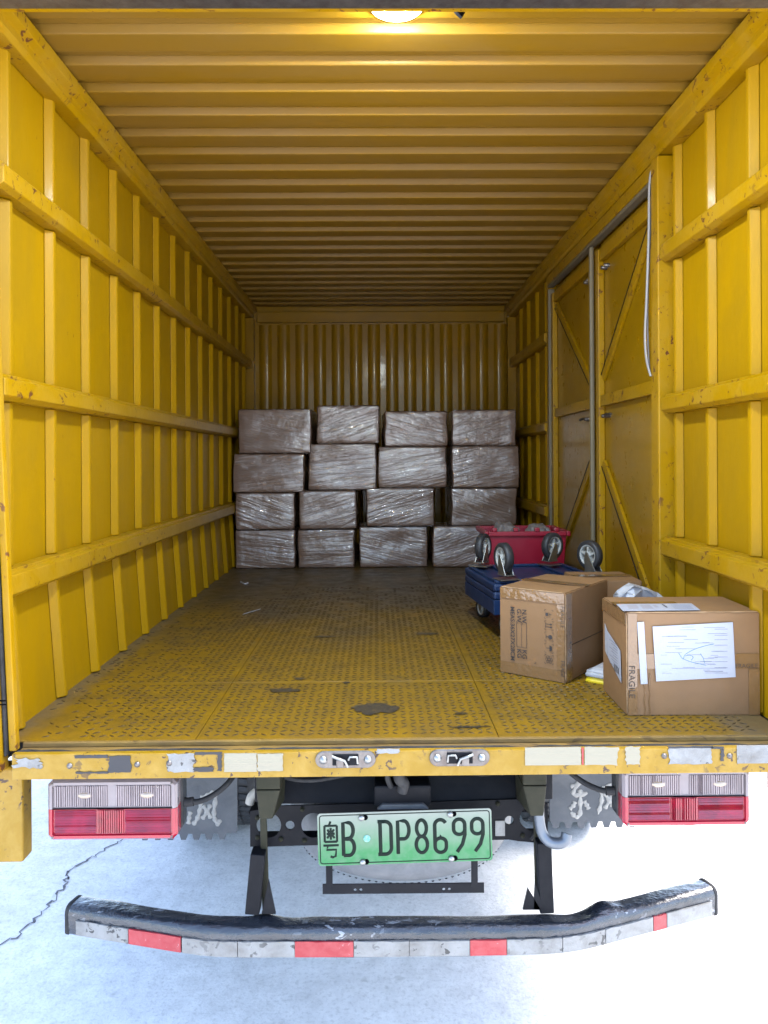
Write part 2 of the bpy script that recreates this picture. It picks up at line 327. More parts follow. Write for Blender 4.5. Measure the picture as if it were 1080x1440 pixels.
def ground_mat():
    m = bpy.data.materials.new('pale_rough_concrete'); m.use_nodes = True; t = m.node_tree; N = t.nodes; L = t.links; b = N['Principled BSDF']
    P = N.new('ShaderNodeNewGeometry').outputs['Position']
    def nz(s, d=8, r_=.65, ds=.2):
        n = N.new('ShaderNodeTexNoise'); n.inputs['Scale'].default_value = s; n.inputs['Detail'].default_value = d; n.inputs['Roughness'].default_value = r_; n.inputs['Distortion'].default_value = ds; L.new(P, n.inputs['Vector']); return n.outputs['Fac']
    def ramp(f, a, A, c, B):
        r = N.new('ShaderNodeValToRGB'); e = r.color_ramp.elements; e[0].position = a; e[0].color = (*A, 1); e[1].position = c; e[1].color = (*B, 1); L.new(f, r.inputs[0]); return r.outputs[0]
    A = ramp(nz(1.3), .3, (.60, .60, .595), .7, (.78, .78, .77))
    B = ramp(nz(16), .32, (.55, .55, .55), .62, (1, 1, 1))
    D = ramp(nz(70, 4), .30, (.55, .55, .55), .5, (1, 1, 1))
    S = ramp(nz(6, 3, .5), .68, (1, 1, 1), .74, (.5, .5, .48))
    c = A
    for q, f in ((B, .4), (D, .5), (S, .5)):
        x = N.new('ShaderNodeMix'); x.data_type = 'RGBA'; x.blend_type = 'MULTIPLY'; x.inputs[0].default_value = f; L.new(c, x.inputs[6]); L.new(q, x.inputs[7]); c = x.outputs[2]
    L.new(c, b.inputs['Base Color']); b.inputs['Roughness'].default_value = .75
    bp = N.new('ShaderNodeBump'); bp.inputs['Distance'].default_value = .004; L.new(nz(60), bp.inputs['Height']); L.new(bp.outputs[0], b.inputs['Normal'])
    return m
M['ground'] = ground_mat()

def plate_mat(z0, z1):
    m = bpy.data.materials.new('green_gradient_plate'); m.use_nodes = True; t = m.node_tree; N = t.nodes; L = t.links; b = N['Principled BSDF']
    g = N.new('ShaderNodeTexCoord'); sp = N.new('ShaderNodeSeparateXYZ'); L.new(g.outputs['Object'], sp.inputs[0])
    mr = N.new('ShaderNodeMapRange'); mr.inputs[1].default_value = z0; mr.inputs[2].default_value = z1; L.new(sp.outputs[2], mr.inputs[0])
    r = N.new('ShaderNodeValToRGB'); e = r.color_ramp.elements
    e[0].position = .22; e[0].color = (.012, .150, .040, 1); e[1].position = 1.0; e[1].color = (.20, .215, .185, 1)
    L.new(mr.outputs[0], r.inputs[0])
    n = N.new('ShaderNodeTexNoise'); n.inputs['Scale'].default_value = 40; n.inputs['Detail'].default_value = 6; L.new(g.outputs['Object'], n.inputs['Vector'])
    m2 = N.new('ShaderNodeMapRange'); m2.inputs[1].default_value = .4; m2.inputs[2].default_value = .8; m2.inputs[4].default_value = .35; L.new(n.outputs['Fac'], m2.inputs[0])
    x = N.new('ShaderNodeMix'); x.data_type = 'RGBA'; L.new(m2.outputs[0], x.inputs[0]); L.new(r.outputs[0], x.inputs[6]); x.inputs[7].default_value = (.18, .2, .17, 1)
    L.new(x.outputs[2], b.inputs['Base Color']); b.inputs['Roughness'].default_value = .4; return m

def emis(name, c, s):
    m = bpy.data.materials.new(name); m.use_nodes = True; b = m.node_tree.nodes['Principled BSDF']
    b.inputs['Base Color'].default_value = (.9, .9, .9, 1); b.inputs['Emission Color'].default_value = (*c, 1); b.inputs['Emission Strength'].default_value = s; return m
M['led'] = emis('lit_led_lens', (.85, .97, 1), 190)

# ---------------------------------------------------------------- ground
b = MB(); n_ = 1
b.add([(-300, -300, 0), (300, -300, 0), (300, 300, 0), (-300, 300, 0)], [(0, 1, 2, 3)])
ground = b.build('ground', M['ground'], kind='structure')
def crack(pts, wd, name='crack'):
    P = [Vector((p[0], p[1], 0)) for p in pts]; Q = []
    for i in range(len(P) - 1):
        for k in range(14):
            q = P[i].lerp(P[i + 1], k / 14); Q.append(q + Vector((random.uniform(-.014, .014), random.uniform(-.02, .02), 0)))
    Q.append(P[-1]); vs = []; fs = []
    for i, q in enumerate(Q):
        t = (Q[min(i + 1, len(Q) - 1)] - Q[max(i - 1, 0)]).normalized(); s_ = Vector((-t.y, t.x, 0)); h = wd * random.uniform(.25, 1.0)
        vs += [q + s_ * h + Vector((0, 0, .003)), q - s_ * h * random.uniform(.3, 1) + Vector((0, 0, .003))]
    fs = [(2 * i, 2 * i + 1, 2 * i + 3, 2 * i + 2) for i in range(len(Q) - 1)]
    m = MB(); m.add(vs, fs); return m.build(name, M['crackm'], ground)
M['crackm'] = mat('crack_grime', (.13, .13, .14), .9, var=.4, vscale=40)
def gp(px, py):
    D = cF + (cR * (px - PCX) - cU * (py - PCY)) / F_PX; t = -CAM.z / D.z; q = CAM + D * t; return (q.x, q.y)
crack([gp(-40, 1360), gp(45, 1300), gp(85, 1255), gp(100, 1225), gp(165, 1185), gp(230, 1130)], .007)

# ---------------------------------------------------------------- truck
XL, XR, ZF, ZC, Y0, Y1 = -1.06, 1.14, 1.0, 3.01, 2.10, 6.30
DR = .023                                    # depth of a wall rib
truck = empty('cargo_truck', (.05, 4.2, 0), 'yellow box truck seen from behind with its rear cargo box standing open', 'truck')

# floor
fl = MB(); fl.box(XL, XR, Y0, Y1, ZF - .04, ZF - .004)
floor = fl.build('cargo_floor', M['chassis'], truck)
xs = [XL + .012, -.5, .33, XR - .012]; ys = [Y0, 2.64, 3.86, 5.08, Y1]
for i in range(3):
    for j in range(4):
        p = MB(); p.box(xs[i] + .0009, xs[i + 1] - .0009, ys[j] + .0009, ys[j + 1] - .0009, ZF - .004, ZF)
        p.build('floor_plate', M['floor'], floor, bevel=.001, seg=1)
vs = []; fs = []; pit = .0262; nx = int((XR - XL - .12) / pit); ny = int(2.5 / pit)
for j in range(ny):
    for i in range(nx):
        x = XL + .06 + i * pit + random.uniform(-.0005, .0005); y = Y0 + .035 + j * pit
        if abs(y - 2.64) < .012 or abs(x + .5) < .010 or abs(x - .33) < .010: continue
        wn = noise.noise(Vector((x * 1.7, y * 1.2, 3)))
        if x < -.45 and random.random() < min(1, max(0, (-wn * 1.2 - (x + .62) * 2.2 - .05))): continue
        if random.random() < .03 + max(0, y - 3.3) * .75 * (.8 + wn): continue
        a = R(38) if (i + j) % 2 else R(-38)
        d = Vector((math.cos(a), math.sin(a), 0)); e = Vector((-d.y, d.x, 0)); c = Vector((x, y, ZF)); k = len(vs)
        hl, hw, hh = .0120, .0035, .0017
        vs += [c - d * hl, c - e * hw, c + d * hl, c + e * hw, c - d * hl * .55 + Vector((0, 0, hh)), c + d * hl * .55 + Vector((0, 0, hh))]
        fs += [(k, k + 1, k + 5, k + 4), (k + 1, k + 2, k + 5), (k + 2, k + 3, k + 4, k + 5), (k + 3, k, k + 4)]
tr = MB(); tr.add(vs, fs); tr.build('tread_pattern', M['tread'], floor, kind='stuff')

def blob(name, c, rx, ry, m, z, parent, n=40, jag=.35):
    vs = [(c[0], c[1], z)]
    for k in range(n):
        a = 2 * math.pi * k / n; r_ = 1 + jag * (noise.noise(Vector((math.cos(a) * 2.2, math.sin(a) * 2.2, c[0] * 9))) + random.uniform(-.4, .4))
        vs.append((c[0] + rx * r_ * math.cos(a), c[1] + ry * r_ * math.sin(a), z))
    q = MB(); q.add(vs, [(0, 1 + k, 1 + (k + 1) % n) for k in range(n)]); return q.build(name, m, parent)
M['stain'] = mat('bare_dark_metal_stain', (.035, .03, .026), .4, .3, var=.4, vscale=40, dirt=(.3, .19, .04), dirt_amt=.5, dirt_scale=60)
q = at(528, 998, 2.345); blob('stain', (q.x, 2.345), .072, .05, M['stain'], ZF + .0022, floor)
for px, py, a_, b_ in ((422, 952, .02, .012), (487, 958, .012, .01), (648, 1003, .016, .01), (660, 1022, .05, .007), (400, 968, .05, .02), (600, 890, .05, .02), (455, 893, .05, .012)):
    Yq = 1080 * .76 / (py - 645); q = at(px, py, Yq); blob('stain', (q.x, Yq), a_, b_, M['stain'], ZF + .0021, floor, 24, .6)

# side walls: sheet > rib, rail
LEAN = .03
def wall_x(side, z):
    """inner sheet position"""
    base = XL if side < 0 else XR
    if side < 0 and z < 1.42: base += LEAN * (1.42 - z) / .42
    return base
def side_wall(side, spans, ribs):
    s = MB()
    for y0, y1 in spans:
        zs = [ZF - .06, 1.42, ZC]
        for a, c in zip(zs, zs[1:]):
            x0, x1 = wall_x(side, a), wall_x(side, c); o = side * .03
            s.hexa([(x0, y0, a), (x0 + o, y0, a), (x0 + o, y1, a), (x0, y1, a), (x1, y0, c), (x1 + o, y0, c), (x1 + o, y1, c), (x1, y1, c)])
    wl = s.build('side_wall', M['paint'], truck)
    secs = [(ZF + .004, 1.385), (1.465, 1.93), (2.005, 2.505), (2.585, 2.93)]
    for a, c in secs:
        L_ = c - a; m = MB()
        sh = wall_x(side, a) - wall_x(side, c) if c < 1.42 else 0
        i_ = -side
        prof = [(-.033, 0), (-.010, DR), (.008, DR), (.013, 0)]   # (y, depth)
        vs_ = [(i_ * d + sh * (1), y, 0) for y, d in prof] + [(i_ * d, y, L_) for y, d in prof]
        m.add(vs_, [(0, 1, 5, 4), (1, 2, 6, 5), (2, 3, 7, 6), (0, 3, 2, 1), (4, 5, 6, 7), (0, 4, 7, 3)])
        me = m.mesh('rib', M['paint'])
        for y in ribs:
            put(me, 'rib', wl, (wall_x(side, c) + i_ * .0015, y + random.uniform(-.003, .003), a), bevel=.004)
    for y0, y1 in spans:
        for zc, hh, dd in ((1.425, .039, .064), (1.967, .036, .058), (2.545, .038, .058)):
            xin = wall_x(side, zc) ; i_ = -side
            # hat section: low shoulder and raised face
            pr = [(xin, zc - hh), (xin + i_ * (dd - .018), zc - hh), (xin + i_ * dd, zc - hh + .012), (xin + i_ * dd, zc + hh - .014), (xin + i_ * (dd - .016), zc + hh - .010), (xin + i_ * (dd - .016), zc + hh), (xin, zc + hh)]
            m = MB(); m.prism(pr, y0 + .002, y1 - .002, 'y')
            m.build('rail', M['paint_rail'], wl, bevel=.003)
    return wl
ribsL = [2.195 + .30 * k for k in range(14)]
wall_l = side_wall(-1, [(Y0 - .02, Y1)], ribsL)
ribsR = [2.29, 2.585, 2.865] + [5.07, 5.37, 5.67, 5.97]
wall_r = side_wall(1, [(Y0 - .02, 2.915)], ribsR[:3]); wall_r2 = side_wall(1, [(4.93, Y1)], ribsR[3:])
# corner rails under the roof
for side, x in ((-1, XL), (1, XR)):
    i_ = -side; m = MB()
    m.prism([(x, 2.925), (x + i_ * .052, 2.925), (x + i_ * .062, 2.94), (x + i_ * .062, 2.962), (x + i_ * .085, 2.975), (x + i_ * .088, ZC), (x, ZC)], Y0 - .06, Y1, 'y')
    m.build('roof_rail', M['paint_rail'], truck, bevel=.003)

# roof > rib
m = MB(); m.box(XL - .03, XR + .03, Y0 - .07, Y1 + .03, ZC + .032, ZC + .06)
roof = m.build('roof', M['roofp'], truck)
pr = .1775; rl = XR - XL - .10
m = MB(); w0, w1, dp = .122, .100, .028   # rib hangs down: base w0, face w1
m.add([(x, y, z) for x in (0, rl) for y, z in ((-w0 / 2, 0), (-w1 / 2, -dp), (w1 / 2, -dp), (w0 / 2, 0))], [(0, 1, 5, 4), (1, 2, 6, 5), (2, 3, 7, 6), (0, 3, 2, 1), (4, 5, 6, 7), (0, 4, 7, 3)])
me = m.mesh('rib', M['roofp'])
k = 0
while 2.135 + pr * k < Y1 - .05:
    put(me, 'rib', roof, (XL + .05, 2.135 + pr * k, ZC + .0335), bevel=.004); k += 1

# bulkhead (front wall of the box) > rib
m = MB(); m.box(XL, XR, Y1, Y1 + .03, ZF - .06, ZC + .06)
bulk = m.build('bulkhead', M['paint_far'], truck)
m = MB(); hgt = 1.86; wv = .036
rp_ = [(-.055, 0), (-.047, .004), (-.040, .014), (-.031, .022), (-.018, .026), (0, .0275), (.018, .026), (.031, .022), (.040, .014), (.047, .004), (.055, 0)]; nr_ = len(rp_)
m.add([(x, -d, z) for z in (0, hgt) for x, d in rp_], [(i, i + 1, nr_ + i + 1, nr_ + i) for i in range(nr_ - 1)], True); m.add([(-.055, 0, 0), (.055, 0, 0), (.055, 0, hgt), (-.055, 0, hgt)], [(0, 1, 2, 3)])
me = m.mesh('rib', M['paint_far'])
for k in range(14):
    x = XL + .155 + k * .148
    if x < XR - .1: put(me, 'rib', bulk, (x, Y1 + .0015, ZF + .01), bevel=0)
m = MB(); m.box(XL + .09, XR - .09, Y1 - .045, Y1 - .0005, 2.885, 2.972); m.build('header', M['paint_far'], bulk, bevel=.006)
for x in (XL + .035, XR - .035):
    m = MB(); m.box(x - .035, x + .035, Y1 - .07, Y1 - .0006, ZF + .002, 2.92); m.build('corner_post', M['paint_far'], bulk, bevel=.006)

# side door (double leaf) in the wall
def leaf(y0, y1, flip):
    m = MB(); m.box(XR - .004, XR + .02, y0, y1, ZF + .01, 2.84)
    d = m.build('side_door', M['paint_door'], truck)
    P = M['paint_rail']
    for a, c in ((y0, y0 + .05), (y1 - .05, y1)):
        q = MB(); q.box(XR - .035, XR - .005, a, c, ZF + .02, 2.80); q.build('stile', P, d, bevel=.003)
    q = MB(); q.box(XR - .028, XR - .0045, y0 + .052, y1 - .052, 2.02, 2.075); q.build('mid_rail', P, d, bevel=.003)
    q = MB(); q.box(XR - .03, XR - .0045, y0 + .052, y1 - .052, 2.74, 2.80); q.build('top_rail', P, d, bevel=.003)
    q = MB(); q.box(XR - .03, XR - .0045, y0 + .052, y1 - .052, ZF + .02, ZF + .08); q.build('bottom_rail', P, d, bevel=.003)
    ya, yb = (y0 + .07, y1 - .06) if not flip else (y1 - .06, y0 + .07)
    for (pa, za, pb, zb) in ((ya, 2.72, yb, 2.16), (yb, 1.74, ya, 1.12)):
        q = MB(); q.bar((XR - .012, pa, za), (XR - .012, pb, zb), .042, .014, (1, 0, 0)); q.build('brace', P, d, bevel=.002)
        dv = Vector((0, pb - pa, zb - za)).normalized(); nv = Vector((0, -dv.z, dv.y)) * .0195
        q = MB(); q.bar(Vector((XR - .0235, pa, za)) + nv, Vector((XR - .0235, pb, zb)) + nv, .004, .003, (1, 0, 0)); q.build('brace_groove', M['chassis'], d)
    for z in (2.70, 1.97, 1.16):
        for k_ in range(2):
            y = yb + (.03 if flip else -.03) * (1 + 1.5 * k_)
            q = MB(); q.lathe([(0, -.03), (.009, -.028), (.011, -.008), (.011, 0)], (XR - .004, y, z), 'x', 10); q.build('bolt', M['steel'], d)
    q = MB(); q.tube([(XR - .03, yb + (-.10 if not flip else .10), 1.975), (XR - .045, yb + (-.12 if not flip else .12), 1.97), (XR - .03, yb + (-.17 if not flip else .17), 1.972)], .007, 8); q.build('latch', M['steel'], d)
    return d
leaf(3.03, 3.855, False); leaf(3.935, 4.84, True)
q = MB(); q.box(XR - .062, XR + .02, 2.925, 2.995, ZF, 2.92); q.build('door_post', M['paint_rail'], truck, bevel=.005)
q = MB(); q.box(XR - .045, XR + .02, 4.865, 4.925, ZF, 2.92); q.build('door_post', M['paint_rail'], truck, bevel=.005)
q = MB(); q.box(XR - .05, XR + .02, 3.0, 4.86, 2.865, 2.923); q.build('door_head', M['paint_rail'], truck, bevel=.004)
q = MB(); q.box(XR - .052, XR - .01, 3.0, 4.86, 2.844, 2.862); q.build('door_seal', M['grey_rubber'], truck, bevel=.006)
q = MB(); q.box(XR - .058, XR - .035, 3.872, 3.896, ZF + .01, 2.835); q.build('door_seal', M['grey_rubber'], truck, bevel=.008)
q = MB(); q.box(XR - .05, XR - .01, 4.842, 4.862, ZF + .01, 2.835); q.build('door_seal', M['grey_rubber'], truck, bevel=.005)

# rear frame
q = MB(); q.box(XL - .06, XR + .06, 1.96, 2.02, 2.945, 3.09); q.build('header_beam', M['steel'], truck, bevel=.006)
q = MB(); q.box(XL - .03, XR + .03, 2.022, 2.045, 2.952, 3.07); q.build('header_lip', M['paint_rail'], truck, bevel=.003)
def lean_post(name, x0, x1, y0, y1, z0, z1, ln, m, bv):
    q = MB(); x0, x1 = sorted((x0, x1)); d = ln * (z1 - 1.0); e = ln * (z0 - 1.0)
    q.hexa([(x0 + e, y0, z0), (x1 + e, y0, z0), (x1 + e, y1, z0), (x0 + e, y1, z0), (x0 + d, y0, z1), (x1 + d, y0, z1), (x1 + d, y1, z1), (x0 + d, y1, z1)])
    return q.build(name, m, truck, bevel=bv)
for sx, xi, ln in ((-1, -.965, -.040), (1, 1.125, 0)):
    lean_post('door_jamb', xi, xi + sx * .020, 2.055, 2.078, .99, 2.945, ln, M['paint_rail'], .003)
    lean_post('jamb_seal', xi + sx * .022, xi + sx * .029, 2.045, 2.075, .98, 2.945, ln, M['rubber'], .002)
    lean_post('corner_post', xi + sx * .031, xi + sx * .13, 2.02, 2.078, .94, 2.945, ln, M['paint_rail'], .006)
    xa = -.965 if sx < 0 else 1.09
    q = MB(); q.box(*sorted((xa, xa + sx * .16)), 2.09, 2.15, .675, .932); q.build('post_foot', M['paint_beam'], truck, bevel=.006)
for z in (1.60, 1.585, 1.57, 1.135, 1.125):
    q = MB(); xz = -.965 - .04 * (z - 1); q.box(xz - .034, xz - .003, 2.016, 2.0185, z, z + .0035); q.build('seal_tie', M['fluff'], truck)

# rear sill: ledge, rubber strip, beam
q = MB(); q.box(-.963, 1.12, 2.034, Y0 - .002, .93, .988); q.build('sill_ledge', M['ledge'], truck, bevel=.003)
q = MB(); q.box(-.962, 1.12, 2.085, 2.0975, .9885, 1.001); q.build('floor_edge', M['ledge'], truck, bevel=.002)
vs_ = []
q = MB(); pts = [(-.955 + .0295 * k, 2.044 + random.uniform(-.0015, .0015), .992 + random.uniform(-.001, .0015)) for k in range(71)]
q.tube(pts, [.0055 * (1 if (noise.noise(Vector((k * .23, 0, 0))) > -.18) else .35) for k in range(71)], 8); q.build('sill_seal', M['rubber'], truck)
q = MB(); q.box(-.957, 1.16, 2.012, 2.033, .931, .998); beam = q.build('rear_beam', M['paint_beam'], truck, bevel=.003)

def patch(name, px0, px1, py0, py1, m, Y=2.0105, parent=beam, jag=.003, th=.0012, left=True, right=True):
    a = at(px0, py0, Y); c = at(px1, py1, Y); n = 7; pts = []
    def rj(): return random.uniform(-jag, jag)
    for k in range(n): pts.append((a.x + (c.x - a.x) * k / n, a.z + rj() * .35))
    for k in range(n): pts.append((c.x + (rj() if right else 0), a.z + (c.z - a.z) * k / n))
    for k in range(n): pts.append((c.x + (a.x - c.x) * k / n, c.z + rj() * .35))
    for k in range(n): pts.append((a.x + (rj() if left else 0), c.z + (a.z - c.z) * k / n))
    q = MB(); q.prism(pts, Y - th, Y, 'y'); return q.build(name, m, parent)
patch('tape_scrap', 20, 58, 1067, 1080, M['tape_w'], jag=.012)
patch('tape_residue', 153, 184, 1063, 1086, M['sticker_b'])
patch('tape_residue', 105, 152, 1062, 1066, M['sticker_b']); patch('tape_residue', 107, 152, 1085.5, 1087.5, M['sticker_b'])
patch('tape_scrap', 234, 273, 1060, 1085, M['tape_w'], jag=.006)
patch('tape_residue', 274, 312, 1057.5, 1061, M['sticker_b'], jag=.002); patch('tape_residue', 306, 312, 1061.5, 1084, M['sticker_b'], jag=.002)
patch('tape_residue', 273, 300, 1079, 1085, M['sticker_b'], jag=.003)
patch('reflective_tape', 315.5, 361, 1059.5, 1085, M['tape_c'], jag=.001); patch('reflective_tape', 362, 398, 1060, 1084, M['tape_c'], jag=.002)
patch('tape_scrap', 530, 562, 1053, 1059, M['tape_w'], jag=.004)
patch('reflective_tape', 738, 817, 1051, 1075.5, M['tape_c'], jag=.001)
patch('reflective_tape', 818, 820.5, 1051, 1075.5, M['tape_r'], jag=.0005)
patch('reflective_tape', 822, 868, 1051, 1075.5, M['tape_c'], jag=.007, left=False)
patch('reflective_tape', 880, 900, 1050, 1075, M['tape_c'], jag=.004)
patch('tape_residue', 1000, 1018, 1050, 1053, M['sticker_b'], jag=.002); patch('tape_residue', 1013, 1018, 1053.5, 1070, M['sticker_b'], jag=.002)
patch('reflective_tape', 941, 1001, 1052, 1074, M['tape_w'], jag=.004); patch('tape_residue', 939, 1003, 1049.5, 1051.5, M['sticker_b'], jag=.002)
patch('reflective_tape', 1036, 1088, 1048, 1073, M['tape_w'], jag=.001)
def bolt(px, py, Y, r_, parent, m=None, name='bolt'):
    c = at(px, py, Y); q = MB(); q.lathe([(0, -.006), (r_ * .6, -.006), (r_ * .66, -.003), (r_, -.002), (r_, .001)], c, 'y', 12); return q.build(name, m or M['steel'], parent)
for px, py in ((98, 1077), (193, 1075), (238, 1073), (934, 1063), (1026, 1063)): bolt(px, py, 2.011, .0075, beam)
bolt(57, 1078, 2.0115, .006, beam, M['tape_w'])

# latches on the beam
def latch(pc, py, flip):
    c = at(pc, py, 2.0105); w_, h_ = .079, .0225; pts = []
    for k in range(17): a = -math.pi / 2 + math.pi * k / 16; pts.append((c.x + w_ - h_ + h_ * math.cos(a), c.z + h_ * math.sin(a)))
    for k in range(17): a = math.pi / 2 + math.pi * k / 16; pts.append((c.x - w_ + h_ + h_ * math.cos(a), c.z + h_ * math.sin(a)))
    q = MB(); q.prism(pts, c.y - .007, c.y, 'y'); la = q.build('tailboard_latch', M['steel'], beam, bevel=.003)
    for s_ in (-1, 1): q = MB(); q.lathe([(0, -.015), (.007, -.014), (.0085, -.010), (.0105, -.009), (.0105, -.007)], (c.x + s_ * .058, c.y, c.z), 'y', 16); q.build('bolt', M['zinc'], la)
    f = -1 if flip else 1
    q = MB(); q.box(c.x - .034, c.x + .034, c.y - .0105, c.y - .0072, c.z - .014, c.z + .015); q.build('recess_plate', M['chassis'], la, bevel=.002)
    q = MB(); q.tube([(c.x - f * .032, c.y - .013, c.z - .008), (c.x - f * .030, c.y - .015, c.z + .010), (c.x - f * .012, c.y - .017, c.z + .011), (c.x - f * .008, c.y - .014, c.z + .002)], .003, 8)
    q.tube([(c.x - f * .006, c.y - .014, c.z - .016), (c.x + f * .002, c.y - .019, c.z + .002), (c.x + f * .022, c.y - .020, c.z + .009), (c.x + f * .034, c.y - .016, c.z + .012)], .0035, 8)
    q.build('hook', M['zinc'], la)
    q = MB(); q.box(*sorted((c.x + f * .004, c.x + f * .024)), c.y - .018, c.y - .0107, c.z - .018, c.z + .004); q.build('lever', M['steel'], la, bevel=.003)
latch(486, 1067, True); latch(646, 1064.5, False)

# ceiling lamp and black scrap beside it
c = at(558, 10, 2.075)
q = MB(); q.lathe([(.080, 0), (.082, -.010), (.074, -.013)], (c.x, 2.075, 2.975 + .03), 'z', 40); q.lathe([(0, .0), (.08, .0)], (c.x, 2.075, 3.005), 'z', 40)
lamp = q.build('ceiling_lamp', M['hub'], truck)
q = MB(); q.lathe([(.072, -.012), (.070, -.020), (.05, -.026), (.0001, -.028)], (c.x, 2.075, 3.005), 'z', 40); q.build('lamp_lens', M['led'], lamp)
c = at(645, 16, 2.06)
q = MB(); q.add([(c.x - .03, 2.05, c.z + .03), (c.x + .018, 2.05, c.z + .03), (c.x + .017, 2.06, c.z - .004), (c.x + .009, 2.055, c.z - .019), (c.x - .004, 2.05, c.z - .008), (c.x - .014, 2.047, c.z + .006),
    (c.x - .03, 2.07, c.z + .03), (c.x + .018, 2.075, c.z + .03), (c.x + .015, 2.08, c.z), (c.x + .006, 2.072, c.z - .014), (c.x - .006, 2.07, c.z - .004), (c.x - .016, 2.07, c.z + .008)],
    [(5, 4, 3, 2, 1, 0), (6, 7, 8, 9, 10, 11)] + [(i, (i + 1) % 6, 6 + (i + 1) % 6, 6 + i) for i in range(6)])
q.build('torn_bracket', M['fluff'], truck)

# hanging strap by the side door
sp1 = [at(926, 234, 2.99), at(917, 238, 3.0), at(913, 262, 3.0), at(912, 330, 3.0), at(909, 420, 3.0), at(907, 470, 3.0), at(909, 505, 3.0), at(915, 529, 3.0)]
sp2 = [at(915, 529, 3.0), at(912.5, 510, 3.01), at(910.5, 440, 3.01), at(913, 360, 3.01), at(917, 270, 3.01), at(919, 245, 3.0), at(926, 240, 2.99)]
def smooth(pts, n=8):
    P = [Vector(p) for p in pts]; P = [P[0]] + P + [P[-1]]; out = []
    for i in range(1, len(P) - 2):
        for k in range(n):
            t = k / n; a, b_, c_, d_ = P[i - 1:i + 3]
            out.append(.5 * ((2 * b_) + (c_ - a) * t + (2 * a - 5 * b_ + 4 * c_ - d_) * t * t + (3 * b_ - a - 3 * c_ + d_) * t ** 3))
    out.append(P[-2]); return out
q = MB(); q.tube(smooth(sp1), .0062, 8, flat=.5); q.tube(smooth(sp2), .0062, 8, flat=.5)
o = q.build('strap', M['cord']); tag(o, 'white looped strap hanging on the wall at the near edge of the side door', 'strap')

# ---------------------------------------------------------------- under the box
# chassis rails and cross members
for sx in (-1, 1):
    xc = .055 + sx * .375
    q = MB(); q.prism([(xc - sx * .0, .70), (xc + sx * .07, .70), (xc + sx * .07, .708), (xc + sx * .008, .708), (xc + sx * .008, .872), (xc + sx * .07, .872), (xc + sx * .07, .88), (xc, .88)], 2.30, 6.6, 'y')
    q.build('chassis_rail', M['chassis'], truck, bevel=.003)
for y in (2.45, 3.0, 3.6, 4.2, 4.8, 5.4, 6.0):
    q = MB(); q.box(XL + .02, XR - .02, y, y + .05, .885, .955); q.build('floor_bearer', M['chassis'], truck, bevel=.003)

def plate2d(name, outline, holes, y, th, m, parent, bevel=0):
    """flat plate in the XZ plane with real holes"""
    cu = bpy.data.curves.new(name, 'CURVE'); cu.dimensions = '2D'; cu.fill_mode = 'BOTH'; cu.extrude = th / 2
    for pts in [outline] + holes:
        s_ = cu.splines.new('POLY'); s_.points.add(len(pts) - 1); s_.use_cyclic_u = True
        for p_, (x, z) in zip(s_.points, pts): p_.co = (x, z, 0, 1)
    ob = bpy.data.objects.new('tmp', cu); col.objects.link(ob)
    dg = bpy.context.evaluated_depsgraph_get(); me = bpy.data.meshes.new_from_object(ob.evaluated_get(dg), depsgraph=dg)
    bpy.data.objects.remove(ob); bpy.data.curves.remove(cu)
    me.transform(Matrix.Rotation(math.pi / 2, 4, 'X'))
    me.materials.clear(); me.materials.append(m); me.name = name
    for p in me.polygons: p.use_smooth = False
    o = bpy.data.objects.new(name, me); col.objects.link(o); o.parent = parent
    o.location = Vector((0, y, 0)) - wloc(parent)
    return o
def circ(x, z, r_, n=24, kx=1): return [(x + r_ * kx * math.cos(2 * math.pi * k / n), z + r_ * math.sin(2 * math.pi * k / n)) for k in range(n)]
Yp = 2.24
def a2(px, py, Y=Yp): p = at(px, py, Y); return (p.x, p.z)
ol = [a2(372, 1190), a2(352, 1190), a2(352, 1140), a2(395, 1133), a2(745, 1123), a2(770, 1130), a2(770, 1186), a2(728, 1182), a2(715, 1180)]
h1 = a2(378, 1160); h2 = a2(408, 1160); h3 = a2(441, 1160); h4 = a2(716, 1153); h5 = a2(748, 1150)
cm = plate2d('rear_crossmember', ol, [circ(*h1, .036), circ(*h2, .013), circ(*h3, .036, 28), circ(*h4, .013), circ(*h5, .036)], Yp, .006, M['chassis'], truck)
q = MB(); p0, p1 = at(395, 1132, Yp), at(735, 1124, Yp)
q.hexa([(p0.x, Yp + .004, p0.z), (p1.x, Yp + .004, p0.z), (p1.x - .02, 2.33, p0.z), (p0.x + .02, 2.33, p0.z), (p0.x, Yp + .06, .875), (p1.x, Yp + .06, .875), (p1.x - .02, 2.35, .875), (p0.x + .02, 2.35, .875)])
q.build('upper_crossmember', M['chassis'], truck, bevel=.004)
q = MB(); q.box(ol[1][0] + .01, ol[6][0] - .01, Yp + .004, Yp + .05, .652, .658); q.build('crossmember_flange', M['chassis'], truck, bevel=.001)
for px, py, sx in ((380, 1108, -1), (748, 1102, 1)):
    c = at(px, py, 2.14)
    q = MB(); q.box(c.x - .033, c.x + .033, 2.10, 2.235, c.z + .012, .928); q.build('frame_bracket', M['bracket'], truck, bevel=.004)
    q = MB(); q.hexa([(c.x - .028 * (1 if sx < 0 else .3), 2.12, .772), (c.x + .028 * (.3 if sx < 0 else 1), 2.12, .772), (c.x + .028, 2.232, .772), (c.x - .028, 2.232, .772), (c.x - .033, 2.10, c.z + .010), (c.x + .033, 2.10, c.z + .010), (c.x + .033, 2.232, c.z + .010), (c.x - .033, 2.232, c.z + .010)])
    q.build('frame_bracket', M['bracket'], truck, bevel=.004)
    q = MB(); q.box(c.x + sx * .035 - .012, c.x + sx * .035 + .028, 2.16, 2.30, .80, .925); q.build('frame_gusset', M['chassis'], truck, bevel=.004)
